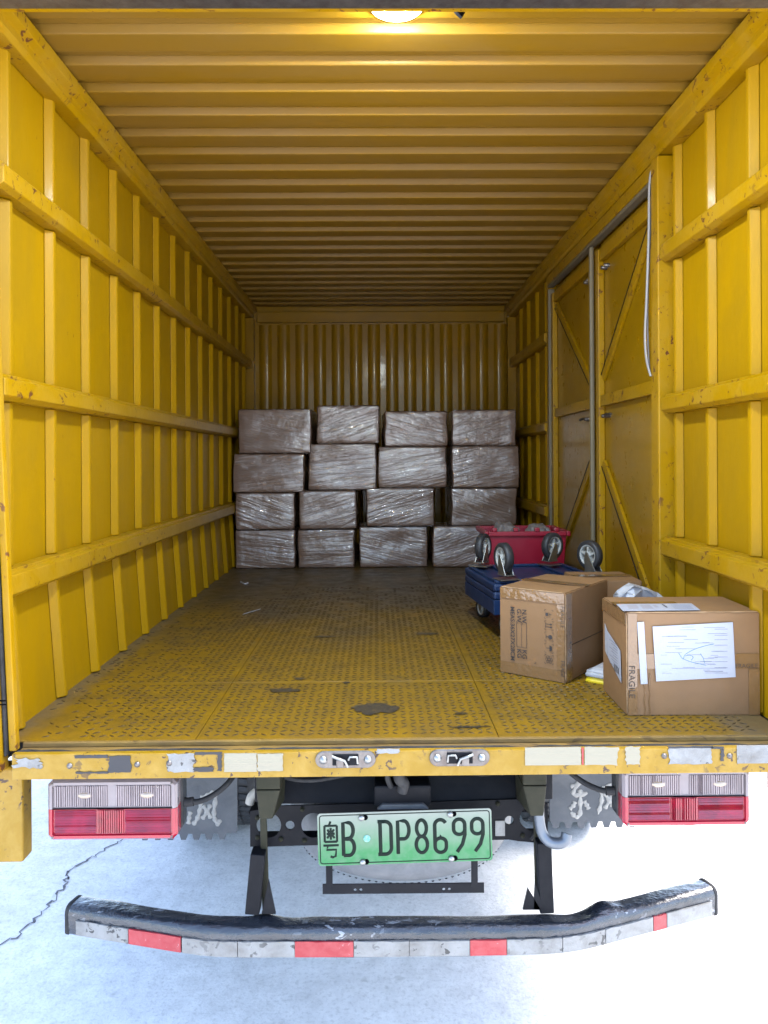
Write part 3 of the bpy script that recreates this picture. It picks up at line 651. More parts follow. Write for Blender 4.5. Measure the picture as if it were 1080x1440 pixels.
# tow coupling
c = at(565, 1117, 2.17)
q = MB(); q.box(c.x - .078, c.x + .082, 2.16, 2.24, c.z - .03, c.z + .028); tow = q.build('tow_bracket', M['chassis'], truck, bevel=.006)
q = MB(); q.prism([(c.x - .07, c.z - .032), (c.x + .075, c.z - .032), (c.x + .06, c.z - .018), (c.x - .055, c.z - .018)], 2.145, 2.159, 'y'); q.build('lip', M['flap'], tow, bevel=.002)
q = MB(); q.tube(smooth([(c.x - .01, 2.15, .92), (c.x - .008, 2.14, .875), (c.x + .005, 2.15, .855), (c.x + .0, 2.155, .83)]), .016, 12)
q.tube(smooth([(c.x - .035, 2.16, .90), (c.x - .04, 2.155, .87), (c.x - .03, 2.16, .84)]), .008, 8); q.build('hook', M['rubber'], tow)

for pts_ in ([(-.22, 2.30, .90), (-.20, 2.29, .83), (-.12, 2.28, .80), (-.02, 2.29, .84), (.02, 2.32, .90)], [(.20, 2.30, .90), (.24, 2.285, .84), (.33, 2.28, .82), (.37, 2.30, .86)], [(-.30, 2.20, .90), (-.27, 2.19, .86), (-.18, 2.2, .845), (-.05, 2.22, .86)],
             [(.43, 2.22, .88), (.46, 2.2, .80), (.47, 2.2, .72), (.44, 2.22, .66)]):
    q = MB(); q.tube(smooth(pts_), .006, 8); q.build('hose', M['rubber'], truck)
for px, py in ((362, 1150), (362, 1178), (395, 1180), (428, 1182), (735, 1175), (760, 1140), (700, 1130), (425, 1138)): bolt(px, py, 2.2345, .007, cm, M['bracket'])
# spare wheel slung flat under the frame
sc_ = (.075, 2.60, .60)
q = MB(); R0_ = .37; hw = .095
prof = [(.215, -hw * .75), (.25, -hw), (.30, -hw * 1.0), (.345, -hw * .8), (.366, -hw * .45), (R0_, 0), (.366, hw * .45), (.345, hw * .8), (.30, hw), (.25, hw), (.215, hw * .75), (.205, hw * .6), (.205, -hw * .6), (.215, -hw * .75)]
q.lathe(prof, sc_, 'z', 96); spare = q.build('spare_wheel', M['spare'], truck)
for rr_, zz, nn in ((.338, -.0865, 100), (.275, -.097, 84), (.338, .0865, 100), (.275, .097, 84)):
    q = MB()
    for k in range(nn):
        a = 2 * math.pi * k / nn; q.add([(sc_[0] + (rr_ + dr) * math.cos(a + da), sc_[1] + (rr_ + dr) * math.sin(a + da), sc_[2] + zz + dz) for dr, da, dz in ((-.002, -.013, 0), (.002, -.013, 0), (.002, .013, 0), (-.002, .013, 0), (0, 0, .0035 * (1 if zz > 0 else -1)))],
            [(0, 1, 4), (1, 2, 4), (2, 3, 4), (3, 0, 4)])
    q.build('bead_ring_pattern', M['tyre'], spare, kind='stuff')
q = MB(); q.lathe([(.206, .07), (.195, .05), (.185, 0), (.15, -.03), (.10, -.04), (.03, -.04)], sc_, 'z', 64); rim = q.build('rim', M['hub'], spare)
for k in range(6):
    a = 2 * math.pi * k / 6; q = MB(); q.lathe([(.0, .001), (.022, .0012), (.022, -.004)], (sc_[0] + .165 * math.cos(a), sc_[1] + .165 * math.sin(a), sc_[2] - .012), 'z', 14); q.build('rim_hole', M['fluff'], rim)
for k in range(6):
    pass
q = MB(); q.box(sc_[0] - .04, sc_[0] + .04, 2.36, 2.9, .70, .735); q.build('spare_carrier', M['chassis'], truck, bevel=.005)

# rear wheels (dual) and axle
def road_wheel(xc, name='wheel'):
    c_ = (xc, 3.82, .365)
    q = MB(); q.lathe([(.215, -.075), (.26, -.09), (.33, -.088), (.355, -.07), (.363, -.04), (.365, 0), (.363, .04), (.355, .07), (.33, .088), (.26, .09), (.215, .075)], c_, 'x', 64)
    wh = q.build(name, M['tyre'], truck)
    q = MB()
    for k in range(60):
        a = 2 * math.pi * k / 60
        for off_, sg in ((-.045, 1), (0, -1), (.045, 1)):
            y, z = math.cos(a), math.sin(a); ta, tb = -math.sin(a), math.cos(a)
            P_ = []
            for rr_ in (.36, .372):
                for dx, dt in ((-.018, -.011), (.018, -.011 + .006 * sg), (.018, .011 + .006 * sg), (-.018, .011)):
                    P_.append((xc + off_ + dx, c_[1] + y * rr_ + ta * dt, c_[2] + z * rr_ + tb * dt))
            q.hexa(P_)
    q.build('tread_pattern', M['tyre'], wh, kind='stuff')
    q = MB(); q.lathe([(.216, -.07), (.205, -.06), (.20, 0), (.12, .02), (.0001, .02)], c_, 'x', 40); q.build('rim', M['steel'], wh)
for xc in (-.86, -.655, .765, .97): road_wheel(xc)
q = MB(); q.tube([(-.82, 3.82, .365), (-.2, 3.82, .365), (-.1, 3.82, .365), (.0, 3.82, .365), (.2, 3.82, .365), (.3, 3.82, .365), (.93, 3.82, .365)], [.05, .05, .09, .13, .13, .07, .05], 20); q.build('rear_axle', M['chassis'], truck)

# mudflaps with lettering
def flap(x0, x1, z0, z1, Y, teeth_from, strokes, py_scale=None):
    n = 11; W_ = (x1 - x0); tw = .047; pts = [(x0, z1)]
    pts.append((x0, z0)); x = x0 + teeth_from * W_
    cx_ = x0
    for k in range(int(W_ / tw) + 1):
        a = x0 + k * tw
        if a + tw > x1 + .001: break
        pts += [(a + .006, z0 + .0), (a + .012, z0 - .022), (a + .030, z0 - .022), (a + .038, z0)]
    pts += [(x1, z0 + .004), (x1, z1)]
    if False: pts = pts[::-1]
    o = plate2d('mudflap', pts, [], Y, .008, M['flap'], truck)
    q = MB()
    for st in strokes:
        P_ = smooth([at(px, py, Y - .0045) for px, py in st], 6)
        rr_ = [.0078 * (1 + .3 * math.sin(i * 1.3)) * (.55 if i in (0, len(P_) - 1) else 1) for i in range(len(P_))]
        q2 = MB(); q2.tube(P_, rr_, 8)
        q.add([(v[0], Y - .0045 + (v[1] - (Y - .0045)) * .25, v[2]) for v in q2.v], q2.f, True)
    q.build('lettering', M['white_mark'], o)
    return o
Yf = 2.82
feng_l = [[(268, 1141), (266, 1150), (265, 1159)], [(282, 1127), (281, 1140), (277, 1152), (271, 1160)], [(282, 1122), (292, 1118), (300, 1114), (303, 1122), (301, 1140), (302, 1152), (307, 1159), (309, 1152)],
          [(285, 1133), (291, 1140), (297, 1151)], [(296, 1131), (291, 1142), (284, 1152)]]
dong_r = [[(802, 1106), (812, 1103), (823, 1099)], [(816, 1093), (811, 1104), (806, 1116), (815, 1118), (826, 1115)], [(816, 1110), (816, 1128), (815, 1146), (809, 1148), (803, 1142)], [(809, 1127), (806, 1133), (801, 1138)], [(821, 1126), (825, 1132), (828, 1138)]]
feng_r = [[(846, 1110), (846, 1125), (842, 1140), (840, 1142)], [(846, 1109), (856, 1105), (866, 1102), (867, 1120), (870, 1138)], [(850, 1115), (856, 1124), (862, 1134)], [(862, 1113), (857, 1126), (850, 1137)]]
xa = at(196, 1180, Yf).x; xb = at(334, 1180, Yf).x
flap(xa, xb, at(260, 1172, Yf).z, .93, Yf, .4, feng_l)
xa = at(773, 1160, Yf).x; xb = at(905, 1160, Yf).x
flap(xa, xb, at(830, 1155, Yf).z, .93, Yf, .3, dong_r + feng_r)

# number plate
pl_c = at(569.5, 1177, 2.116); PW, PH = .240, .072
pr_ = bpy.data.objects.new('number_plate', None); del pr_
def rrect(w_, h_, r_, n=5):
    out = []
    for cx, cz, a0 in ((w_ - r_, h_ - r_, 0), (-w_ + r_, h_ - r_, 90), (-w_ + r_, -h_ + r_, 180), (w_ - r_, -h_ + r_, 270)):
        for k in range(n + 1): a = R(a0 + 90 * k / n); out.append((cx + r_ * math.cos(a), cz + r_ * math.sin(a)))
    return out
q = MB(); q.prism(rrect(PW, PH, .009), -.0012, .0012, 'y')
plate = q.build('number_plate', plate_mat(-PH, PH), truck, local=True)
plate.location = pl_c - wloc(truck); plate.rotation_euler = (0, -.022, 0)
def pl_strokes(sts, r_, name, m, closed=()):
    q = MB()
    for st in sts:
        q2 = MB(); q2.tube([(x, -.0016, z) for x, z in st], r_, 8)
        q.add([(v[0], -.0016 + (v[1] + .0016) * .28, v[2]) for v in q2.v], q2.f, True)
    return q.build(name, m, plate, local=True)
M['plate_ink'] = mat('dark_green_black_plate_ink', (.004, .010, .007), .5, var=.3, vscale=60, spec=.15)
o = pl_strokes([rrect(PW - .006, PH - .006, .007) + [rrect(PW - .006, PH - .006, .007)[0]]], .0014, 'border', M['plate_ink'])
def arc(cx, cz, rx, rz, a0, a1, n=14): return [(cx + rx * math.cos(R(a0 + (a1 - a0) * k / n)), cz + rz * math.sin(R(a0 + (a1 - a0) * k / n))) for k in range(n + 1)]
def glyph(ch, x, w_, h_):    # centred at x, half width w_, half height h_
    r_ = w_
    if ch == 'B': return [[(x - w_, -h_), (x - w_, h_), (x, h_)] + arc(x, h_ * .5 + .001, w_ * .85, h_ * .5 - .001, 90, -90) + [(x - w_ * .8, 0)], [(x - w_ * .5, 0), (x, 0)] + arc(x, -h_ * .5, w_, h_ * .5, 90, -90) + [(x - w_, -h_)]]
    if ch == 'D': return [[(x - w_ * 1.15, h_), (x, h_)] + arc(x, h_ - r_, w_, r_, 90, 0) + arc(x, -h_ + r_, w_, r_, 0, -90) + [(x - w_ * 1.15, -h_)], [(x - w_ * .75, h_), (x - w_ * .75, -h_)]]
    if ch == 'P': return [[(x - w_, -h_), (x - w_, h_), (x, h_)] + arc(x + w_ * .1, h_ * .45, w_ * .9, h_ * .55, 90, -90) + [(x - w_, -h_ * .1)]]
    if ch == '8': return [arc(x, h_ * .5 + .001, w_ * .88, h_ * .5, 0, 360, 24), arc(x, -h_ * .5 + .001, w_, h_ * .5, 0, 360, 24)]
    if ch == '6': return [arc(x, h_ - r_, w_, r_, 25, 180, 12) + [(x - w_, 0)] + arc(x, -h_ + r_, w_, r_, 180, 360) + arc(x, -h_ + r_ + .010, w_, r_ * .9, 0, 90) + [(x, .004)] + arc(x, -h_ + r_ + .010, w_, r_ * .9, 90, 175)]
    if ch == '9': return [arc(x, h_ - r_, w_, r_ * 1.0, 0, 180) + arc(x, h_ - r_ - .012, w_, r_ * .95, 180, 360) + [(x + w_, h_ - r_)], [(x + w_, h_ - r_), (x + w_, .002), (x + w_ * .5, -h_ * .55), (x - w_ * .45, -h_)]]
H_ = .045
glyphs = [('B', -.155, .015), ('D', -.055, .017), ('P', -.004, .0155), ('8', .046, .0155), ('6', .098, .0155), ('9', .150, .0155), ('9', .200, .0155)]
for ch, x, w_ in glyphs: pl_strokes(glyph(ch, x, w_, H_), .0050, 'plate_character', M['plate_ink'])
x = -.204; yue = [[(x, .050), (x - .004, .040)], [(x - .017, .038), (x + .017, .038)], [(x - .017, .038), (x - .017, -.006)], [(x + .017, .038), (x + .017, -.006)], [(x - .017, -.006), (x + .017, -.006)],
    [(x, .032), (x, .000)], [(x - .011, .016), (x + .011, .016)], [(x - .009, .028), (x - .004, .020)], [(x + .009, .028), (x + .004, .020)], [(x - .010, .004), (x - .003, .014)], [(x + .010, .004), (x + .003, .014)],
    [(x - .021, -.016), (x + .021, -.016)], [(x - .008, -.016), (x - .012, -.028), (x + .014, -.028), (x + .012, -.046), (x + .004, -.049), (x - .002, -.046)]]
pl_strokes(yue, .0031, 'plate_character', M['plate_ink'])
q = MB(); q.lathe([(0, -.003), (.009, -.003), (.010, -.001)], (-.105, -.0008, 0), 'y', 20); q.build('plate_seal', M['lens_g'] if 'lens_g' in M else mat('teal_seal', (.08, .32, .25), .4, dirt=(.6, .6, .55), dirt_amt=.8, dirt_scale=60), plate, local=True)
for x, z in ((-.118, .058), (.126, .060), (-.118, -.064), (.126, -.062)):
    q = MB(); q.lathe([(0, -.010), (.007, -.009), (.0085, -.004), (.0085, -.001)], (x, 0, z), 'y', 14); q.build('plate_screw', M['zinc'], plate, local=True)
    q = MB(); q.lathe([(0, -.0026), (.0075, -.0026), (.0075, -.001)], (x + .010, 0, z), 'y', 12); q.build('plate_slot', M['fluff'], plate, local=True)
# plate bracket below
def a3(px, py, Y=2.125): return at(px, py, Y)
for px in (463, 667):
    t_ = a3(px, 1210); u_ = a3(px, 1246); bk = MB(); bk.box(t_.x - .009, t_.x + .009, 2.121, 2.126, u_.z, t_.z); bk.build('plate_bracket', M['chassis'], truck)
l_, r__ = a3(453.5, 1251.5), a3(681, 1249.5)
def strip_pts(): return [(l_.x, l_.z - .0135), (r__.x, r__.z - .0135), (r__.x, r__.z + .0135), (l_.x, l_.z + .0135)]
hl = []
for px in (499.5, 507.5, 624, 632): p_ = a3(px, 1251.5 - (px - 453) * .008, 2.13); hl.append(circ(p_.x, p_.z, .0042, 12))
plate2d('plate_bracket', strip_pts(), hl, 2.13, .004, M['chassis'], truck)
# small label right of the plate
p_ = at(704, 1167, 2.225); q = MB(); q.box(p_.x - .014, p_.x + .014, 2.2335, 2.2345, p_.z - .022, p_.z + .022); q.build('sticker', M['tape_w'], truck)

# J-shaped hook pipe
q = MB(); q.tube(smooth([at(757, 1132, 2.17), at(758, 1150, 2.165), at(762, 1170, 2.16), at(772, 1183, 2.15), at(785, 1186, 2.145), at(794, 1182, 2.145), at(797, 1172, 2.15)], 10), .0150, 16)
q.build('hook_pipe', mat('dull_grey_pipe', (.16, .18, .21), .35, .5, var=.2, dirt=(.06, .06, .06), dirt_amt=.5), truck)

# bumper arms and gussets
def arm(pts_px, Y, wd, th, m=M['chassis']):
    q = MB(); a_, b_ = at(*pts_px[0], Y), at(*pts_px[1], Y); q.bar(a_, b_, wd, th, (0, 1, 0)); return q.build('bumper_arm', m, truck, bevel=.003)
arm(((370, 1134), (374, 1282)), 2.20, .020, .008, M['bracket'])
arm(((364, 1196), (356, 1280)), 2.185, .040, .05)
arm(((763, 1180), (767, 1278)), 2.185, .040, .05)
arm(((753, 1130), (756, 1278)), 2.20, .014, .008, M['bracket'])
for a_, b_, c_ in (((368, 1284), (378, 1236), (388, 1284)), ((735, 1278), (742, 1248), (760, 1278)), ((750, 1278), (752, 1240), (764, 1278))):
    p_ = [at(*k_, 2.165) for k_ in (a_, b_, c_)]
    q = MB(); q.prism([(v.x, v.z) for v in p_], 2.16, 2.168, 'y'); q.build('gusset', M['chassis'], truck)

# bumper
path = [(-.905, 2.242), (-.80, 2.213), (-.66, 2.174), (-.52, 2.136), (-.42, 2.121), (-.25, 2.117), (-.1, 2.115), (.05, 2.114), (.25, 2.114), (.45, 2.117), (.54, 2.128), (.64, 2.158), (.74, 2.192), (.85, 2.229), (1.0, 2.28)]
PP = smooth([(x, y, 0) for x, y in path], 8)
zb = .389; HB, DB, RB = .082, .072, .020
def bprof():
    out = []
    for cx, cz, a0 in ((DB - RB, HB - RB, 0), (RB * 1.1, HB - RB * 1.1, 90)):
        for k in range(6): a = R(a0 + 18 * k); r_ = RB if a0 == 0 else RB * 1.1; out.append((cx + r_ * math.cos(a), cz + r_ * math.sin(a)))
    out += [(0, .030), (0, .006), (.005, 0), (DB - .005, 0), (DB, .006)]
    return out
bp_ = bprof(); n = len(bp_); vs_ = []; fs_ = []
def zlift(x): return -.012 * max(0, (-x - .5)) + .012 * max(0, x - .6)
for i, p in enumerate(PP):
    t = (PP[min(i + 1, len(PP) - 1)] - PP[max(i - 1, 0)]).normalized(); nv = Vector((-t.y, t.x, 0))
    for d, z in bp_:
        wob = .003 * noise.noise(Vector((p.x * 7, z * 30, d * 20)))
        dent = 0
        top = max(0, (z - .05) / .03)
        dx = (p.x - .655); dent += top * (.013 * math.exp(-(dx / .035) ** 2) - .012 * math.exp(-((dx + .09) / .06) ** 2)) * (1 if d > .02 else .3)
        dx = (p.x + .30); dent += top * (.010 * math.exp(-((dx + .02) / .03) ** 2) - .006 * math.exp(-((dx - .06) / .05) ** 2)) * (1 if d > .03 else .3)
        q_ = Vector((p.x, p.y, zb + zlift(p.x) + z + wob * top + dent)) + nv * (d + wob); vs_.append(q_)
for i in range(len(PP) - 1):
    for k in range(n): fs_.append((i * n + k, (i + 1) * n + k, (i + 1) * n + (k + 1) % n, i * n + (k + 1) % n))
q = MB(); q.add(vs_, fs_, True); q.add(vs_[:n], [tuple(range(n))]); q.add(vs_[-n:], [tuple(range(n))])
bumper = q.build('rear_bumper', M['bumper'], truck)
for e, s_ in ((0, -1), (-1, 1)):
    p = PP[e]; t = (PP[1] - PP[0]).normalized() if e == 0 else (PP[-1] - PP[-2]).normalized(); nv = Vector((-t.y, t.x, 0)); base = p + Vector((0, 0, zb + zlift(p.x)))
    ring_ = [base + nv * (DB / 2 + (d - DB / 2) * 1.05) + Vector((0, 0, HB / 2 + (z - HB / 2) * 1.05)) for d, z in bp_]; m9 = len(ring_)
    q = MB(); q.add(ring_ + [v + t * s_ * .012 for v in ring_], [tuple(range(m9)), tuple(range(m9, 2 * m9))] + [(i, (i + 1) % m9, m9 + (i + 1) % m9, m9 + i) for i in range(m9)]); q.build('end_cap', M['rubber'], bumper, bevel=.003)
def on_bumper(x, z, off=.0018):
    for i in range(len(PP) - 1):
        if PP[i].x <= x <= PP[i + 1].x:
            f = (x - PP[i].x) / (PP[i + 1].x - PP[i].x); p = PP[i].lerp(PP[i + 1], f); t = (PP[i + 1] - PP[i]).normalized(); nv = Vector((-t.y, t.x, 0))
            return p - nv * off + Vector((0, 0, zb + zlift(x) + z))
def bx(px):      # column of the photograph to x on the bumper
    lo, hi = -.9, .995
    for _ in range(40):
        mid = (lo + hi) / 2; p = on_bumper(mid, .03); d = p - CAM
        u = PCX + F_PX * d.dot(cR) / d.dot(cF)
        if u < px: lo = mid
        else: hi = mid
    return (lo + hi) / 2
for a, c, k in ((108, 181, 'tape_w'), (182, 255, 'tape_r'), (257, 334, 'tape_w'), (335, 414.5, 'tape_w'), (415, 497, 'tape_r'), (498, 575, 'tape_w'), (576, 660, 'tape_w'), (661, 712, 'tape_r'), (713, 790, 'tape_w'), (791, 850, 'tape_w'), (851, 917, 'tape_w'), (918, 936, 'tape_r'), (937, 1000, 'tape_w')):
    x0, x1 = bx(a), bx(c); vs_ = []; fs_ = []
    nn = 9
    for k_ in range(nn):
        x = x0 + (x1 - x0) * k_ / (nn - 1); jj = random.uniform(-.0015, .0015)
        for z in (.0075, .049 + jj): vs_.append(on_bumper(x, z, .0065))
    for k_ in range(nn):
        x = x0 + (x1 - x0) * k_ / (nn - 1)
        for z in (.0075, .049): vs_.append(on_bumper(x, z, .001))
    m_ = 2 * nn
    for k_ in range(nn - 1):
        i = 2 * k_; fs_ += [(i, i + 2, i + 3, i + 1), (m_ + i, m_ + i + 1, m_ + i + 3, m_ + i + 2), (i, m_ + i, m_ + i + 2, i + 2), (i + 1, i + 3, m_ + i + 3, m_ + i + 1)]
    fs_ += [(0, 1, m_ + 1, m_), (m_ - 2, 2 * m_ - 2, 2 * m_ - 1, m_ - 1)]
    q = MB(); q.add(vs_, fs_); q.build('reflective_tape', M[k], bumper)

# tail lights
def taillight(px0, px1, py0, py1, inner):
    a = at(px0, py0, 2.06); c = at(px1, py1, 2.06); x0, x1, z1, z0 = a.x, c.x, a.z, c.z; Yt = 2.06
    xm = (x0 + x1) / 2; zm = z0 + (z1 - z0) * .52
    def oct_(x0, x1, z0, z1, cut): return [(x0 + cut, z0), (x1 - cut, z0), (x1, z0 + cut), (x1, z1 - cut), (x1 - cut, z1), (x0 + cut, z1), (x0, z1 - cut), (x0, z0 + cut)]
    q = MB(); q.prism([(x + (0.006 if inner > 0 else -.006), z) for x, z in oct_(x0, x1, z0 + .004, z1 + .004, .012)], Yt + .040, Yt + .085, 'y'); h = q.build('tail_light', M['housing'], truck, bevel=.004)
    # body of the lens: proud rim round recessed fluted cells
    cut = .012
    def frame(za, zb_, top, m, name):
        def ring(ins, y, c_):
            X0, X1 = x0 + ins, x1 - ins; A = za + (ins if not top else .0004); B = zb_ - (ins if top else .0004); c_ = max(c_, .0005)
            lo = c_ if not top else .0005; hi = c_ if top else .0005
            return [(X0 + lo, y, A), (X1 - lo, y, A), (X1, y, A + lo), (X1, y, B - hi), (X1 - hi, y, B), (X0 + hi, y, B), (X0, y, B - hi), (X0, y, A + lo)]
        rs = [ring(0, Yt + .040, cut), ring(0, Yt + .008, cut), ring(.006, Yt, cut * .8), ring(.013, Yt, cut * .3), ring(.014, Yt + .007, 0)]
        q = MB(); q.add([p for g in rs for p in g], [(8 * j + i, 8 * j + (i + 1) % 8, 8 * (j + 1) + (i + 1) % 8, 8 * (j + 1) + i) for j in range(4) for i in range(8)])
        q.add(rs[4], [tuple(range(8))]); return q.build(name, m, h)
    frame(zm, z1, True, M['rim_clear'], 'clear_lens'); frame(z0, zm, False, M['rim_red'], 'red_lens')
    rl_ = random.Random(5)
    for (za, zb_, mm, nm) in ((zm + .005, z1 - .017, M['cell_clear'], 'clear_cell'), (z0 + .017, zm - .005, M['cell_red'], 'red_cell')):
        cells = ((x0 + .018, xm - .014), (xm + .008, x1 - .018)) if nm == 'clear_cell' else ((x0 + .018, xm - .045), (xm - .042, xm + .030), (xm + .033, x1 - .018))
        for a_, b_ in cells:
            q = MB(); cc = (a_ + b_) / 2
            if nm == 'clear_cell' or b_ - a_ < .08:
                nn = int((b_ - a_) / .0058)
                for k in range(nn):
                    xx = a_ + (b_ - a_) * k / nn; ww = (b_ - a_) / nn; u_ = ((xx + ww / 2 - cc) / (b_ - a_) * 2)
                    dp_ = .0025 + .0055 * (1 - u_ * u_)
                    q.prism([(xx, Yt + .0068), (xx + ww * .2, Yt + .0065 - .0045 * rl_.uniform(.5, 1)), (xx + ww * .8, Yt + .0065 - .0045 * rl_.uniform(.3, 1)), (xx + ww, Yt + .0068)], za, zb_, 'z')
            else:
                nn = int((zb_ - za) / .0062)
                for k in range(nn):
                    zz = za + (zb_ - za) * k / nn; ww = (zb_ - za) / nn
                    q.prism([(Yt + .0068, zz), (Yt + .0065 - .0045 * rl_.uniform(.4, 1), zz + ww * .35), (Yt + .0068, zz + ww)], a_, b_, 'x')
            q.build(nm, mm, h)
        if nm == 'clear_cell':
            for a_, b_ in cells:
                q = MB(); q.lathe([(.0001, -.0015), (.012, 0), (.020, .004), (.022, .0065)], ((a_ + b_) / 2 + .01, Yt + .001, (za + zb_) / 2 + .004), 'y', 20); q.v = [(v[0], v[1], (za + zb_) / 2 + (v[2] - (za + zb_) / 2) * .45) for v in q.v]; q.build('bulb', M['bulb'], h)
    for sx_ in (-1, 1):
        for sz_ in (-1, 1):
            q = MB(); q.lathe([(0, -.002), (.003, -.0015), (.0035, .001)], (xm + sx_ * (x1 - x0 - .028) / 2, Yt, (z0 + z1) / 2 + sz_ * (z1 - z0 - .018) / 2), 'y', 10); q.build('lens_screw', M['steel'], h)
    q = MB(); q.box(x0 + .075, x1 - .045, Yt + .03, Yt + .08, z1 + .006, .930); q.build('light_bracket', M['chassis'], truck, bevel=.002)
    return h
taillight(66, 249, 1098, 1181, 1)
taillight(876, 1056, 1083, 1162, -1)
q = MB(); q.tube(smooth([at(250, 1127, 2.12), at(262, 1128, 2.12), at(280, 1127, 2.13), at(300, 1118, 2.15), at(318, 1104, 2.17), at(332, 1086, 2.2)], 8), .008, 10)
q.tube(smooth([at(252, 1126, 2.12), at(262, 1128, 2.12), at(272, 1127, 2.12)], 4), .0125, 10); q.build('light_cable', M['rubber'], truck)
q = MB(); q.tube(smooth([at(876, 1112, 2.12), at(862, 1112, 2.12), at(845, 1111, 2.13), at(822, 1101, 2.15), at(804, 1088, 2.17), at(788, 1072, 2.2)], 8), .008, 10)
q.tube(smooth([at(874, 1112, 2.12), at(862, 1112, 2.12), at(852, 1112, 2.12)], 4), .0125, 10); q.build('light_cable', M['rubber'], truck)
# white connector by the left tyre
q = MB(); q.tube(smooth([at(362, 1112, 2.35), at(354, 1120, 2.35), at(351, 1130, 2.35)]), .014, 10); q.build('air_fitting', M['hub'], truck)
# outer skin so the box reads from the side
for s_, x in ((-1, XL - .031), (1, XR + .031)):
    q = MB(); q.box(*sorted((x, x + s_ * .012)), Y0 - .02, Y1 + .03, .90, 3.07); q.build('outer_skin', M['paint'], truck)

# ---------------------------------------------------------------- wrapped cartons, stacked at the far end
rows = [  # column: list from the floor up of (px0, px1, py_top, py_bottom)
    [(330, 414, 745, 798), (330, 413, 693, 744), (328, 428, 638, 692), (336, 439, 575, 637)],
    [(420, 500, 744, 797), (420, 501, 690, 743), (434, 530, 624, 688), (446, 534, 570, 623)],
    [(504, 600, 740, 795), (514, 610, 686, 739), (532, 629, 628, 685), (539, 628, 578, 627)],
    [(609, 712, 740, 795), (635, 727, 686, 739), (635, 730, 627, 685), (636, 726, 576, 626)]]
colname = ['beside the ribbed wall under the corner', 'second column from the ribbed wall', 'third column from the ribbed wall', 'column behind the red tub']
lab = [['lowest film wrapped carton at the left end of the stack', 'second from bottom film wrapped carton at the left end of the stack', 'wide film wrapped carton, second from top at the left end', 'topmost film wrapped carton at the left end of the stack'],
       ['lowest film wrapped carton in the second column', 'second from bottom film wrapped carton in the second column', 'second from top wrapped carton in the second column, under the brightest one', 'brightest silvery film wrapped carton topping the second column'],
       ['lowest film wrapped carton in the third column', 'second from bottom film wrapped carton in the third column', 'second from top film wrapped carton in the third column', 'topmost film wrapped carton in the third column, beside the silvery one'],
       ['lowest wrapped carton in the last column, partly behind the red tub', 'second from bottom wrapped carton in the last column above the red tub level', 'second from top wrapped carton in the last column with long film creases', 'topmost wrapped carton in the last column beside the side wall']]
def side_fix(t):
    for a, b_ in (('at the left end of the stack', 'in the column by the unbroken wall'), ('at the left end', 'in the column by the unbroken wall')): t = t.replace(a, b_)
    return t
for ci, stack in enumerate(rows):
    z = ZF
    for ri, (p0, p1, t_, b_) in enumerate(stack):
        Yc = 5.42 + random.uniform(-.03, .03); X0 = at(p0, (t_ + b_) / 2, Yc).x; X1 = at(p1, (t_ + b_) / 2, Yc).x
        h = at((p0 + p1) / 2, t_, Yc).z - z; dpt = .42
        W_, D_, H2 = (X1 - X0), dpt, h
        bm = bmesh.new(); bmesh.ops.create_grid(bm, x_segments=1, y_segments=1, size=.5)
        bm.free(); bm = bmesh.new(); bmesh.ops.create_cube(bm, size=1)
        bmesh.ops.scale(bm, vec=(W_, D_, H2), verts=bm.verts); bmesh.ops.translate(bm, vec=(0, 0, H2 / 2), verts=bm.verts)
        bmesh.ops.bevel(bm, geom=bm.edges[:], offset=.008, segments=2, affect='EDGES')
        bmesh.ops.subdivide_edges(bm, edges=[e for e in bm.edges if e.calc_length() > .1], cuts=9, use_grid_fill=True)
        sd_ = ci * 7 + ri * 3.3
        for v in bm.verts:
            if .004 < v.co.z < H2 - .004:
                v.co.x += .009 * noise.noise(Vector((v.co.x * 4, v.co.z * 9, sd_))); v.co.y += .011 * noise.noise(Vector((v.co.x * 5, v.co.z * 9, sd_ + 5)))
            elif abs(v.co.z) > .01: v.co.z -= max(0, .005 * noise.noise(Vector((v.co.x * 5, v.co.y * 5, sd_))))
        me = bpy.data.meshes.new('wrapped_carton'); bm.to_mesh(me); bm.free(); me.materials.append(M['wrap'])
        for p in me.polygons: p.use_smooth = True
        o = bpy.data.objects.new('wrapped_carton', me); col.objects.link(o); o.location = ((X0 + X1) / 2, Yc + dpt / 2, z)
        o.rotation_euler.z = R(random.uniform(-3, 3)); wn_ = o.modifiers.new('normals', 'WEIGHTED_NORMAL'); wn_.weight = 80
        tag(o, side_fix(lab[ci][ri]), 'carton', 'film wrapped cartons stacked at the far end')
        z += h

# ---------------------------------------------------------------- red tub with bags
tub = empty('storage_tub', (.775, 4.13, ZF), 'red plastic tub full of grey bags behind the upturned dolly', 'tub')
tw, td, thh = .205, .17, .385
q = MB(); k9 = .88
def ringb(w_, d_, z): return [(-w_, -d_, z), (w_, -d_, z), (w_, d_, z), (-w_, d_, z)]
V_ = ringb(tw * k9, td * k9, 0) + ringb(tw, td, thh) + ringb(tw - .008, td - .008, thh) + ringb(tw * k9 - .008, td * k9 - .008, .01)
F_ = [(3, 2, 1, 0), (12, 13, 14, 15)]
for a in (0, 4, 8):
    for i in range(4): F_.append((a + i, a + (i + 1) % 4, a + 4 + (i + 1) % 4, a + 4 + i))
q.add(V_, F_); q.build('tub_body', M['red_crate'], tub, local=True, bevel=.006)
q = MB()
for a, c in (((-tw - .016, -tw + .004), (-td - .016, td + .016)), ((tw - .004, tw + .016), (-td - .016, td + .016))): q.box(a[0], a[1], c[0], c[1], thh - .022, thh + .004)
for a in ((-td - .016, -td + .004), (td - .004, td + .016)): q.box(-tw + .005, tw - .005, a[0], a[1], thh - .021, thh + .003)
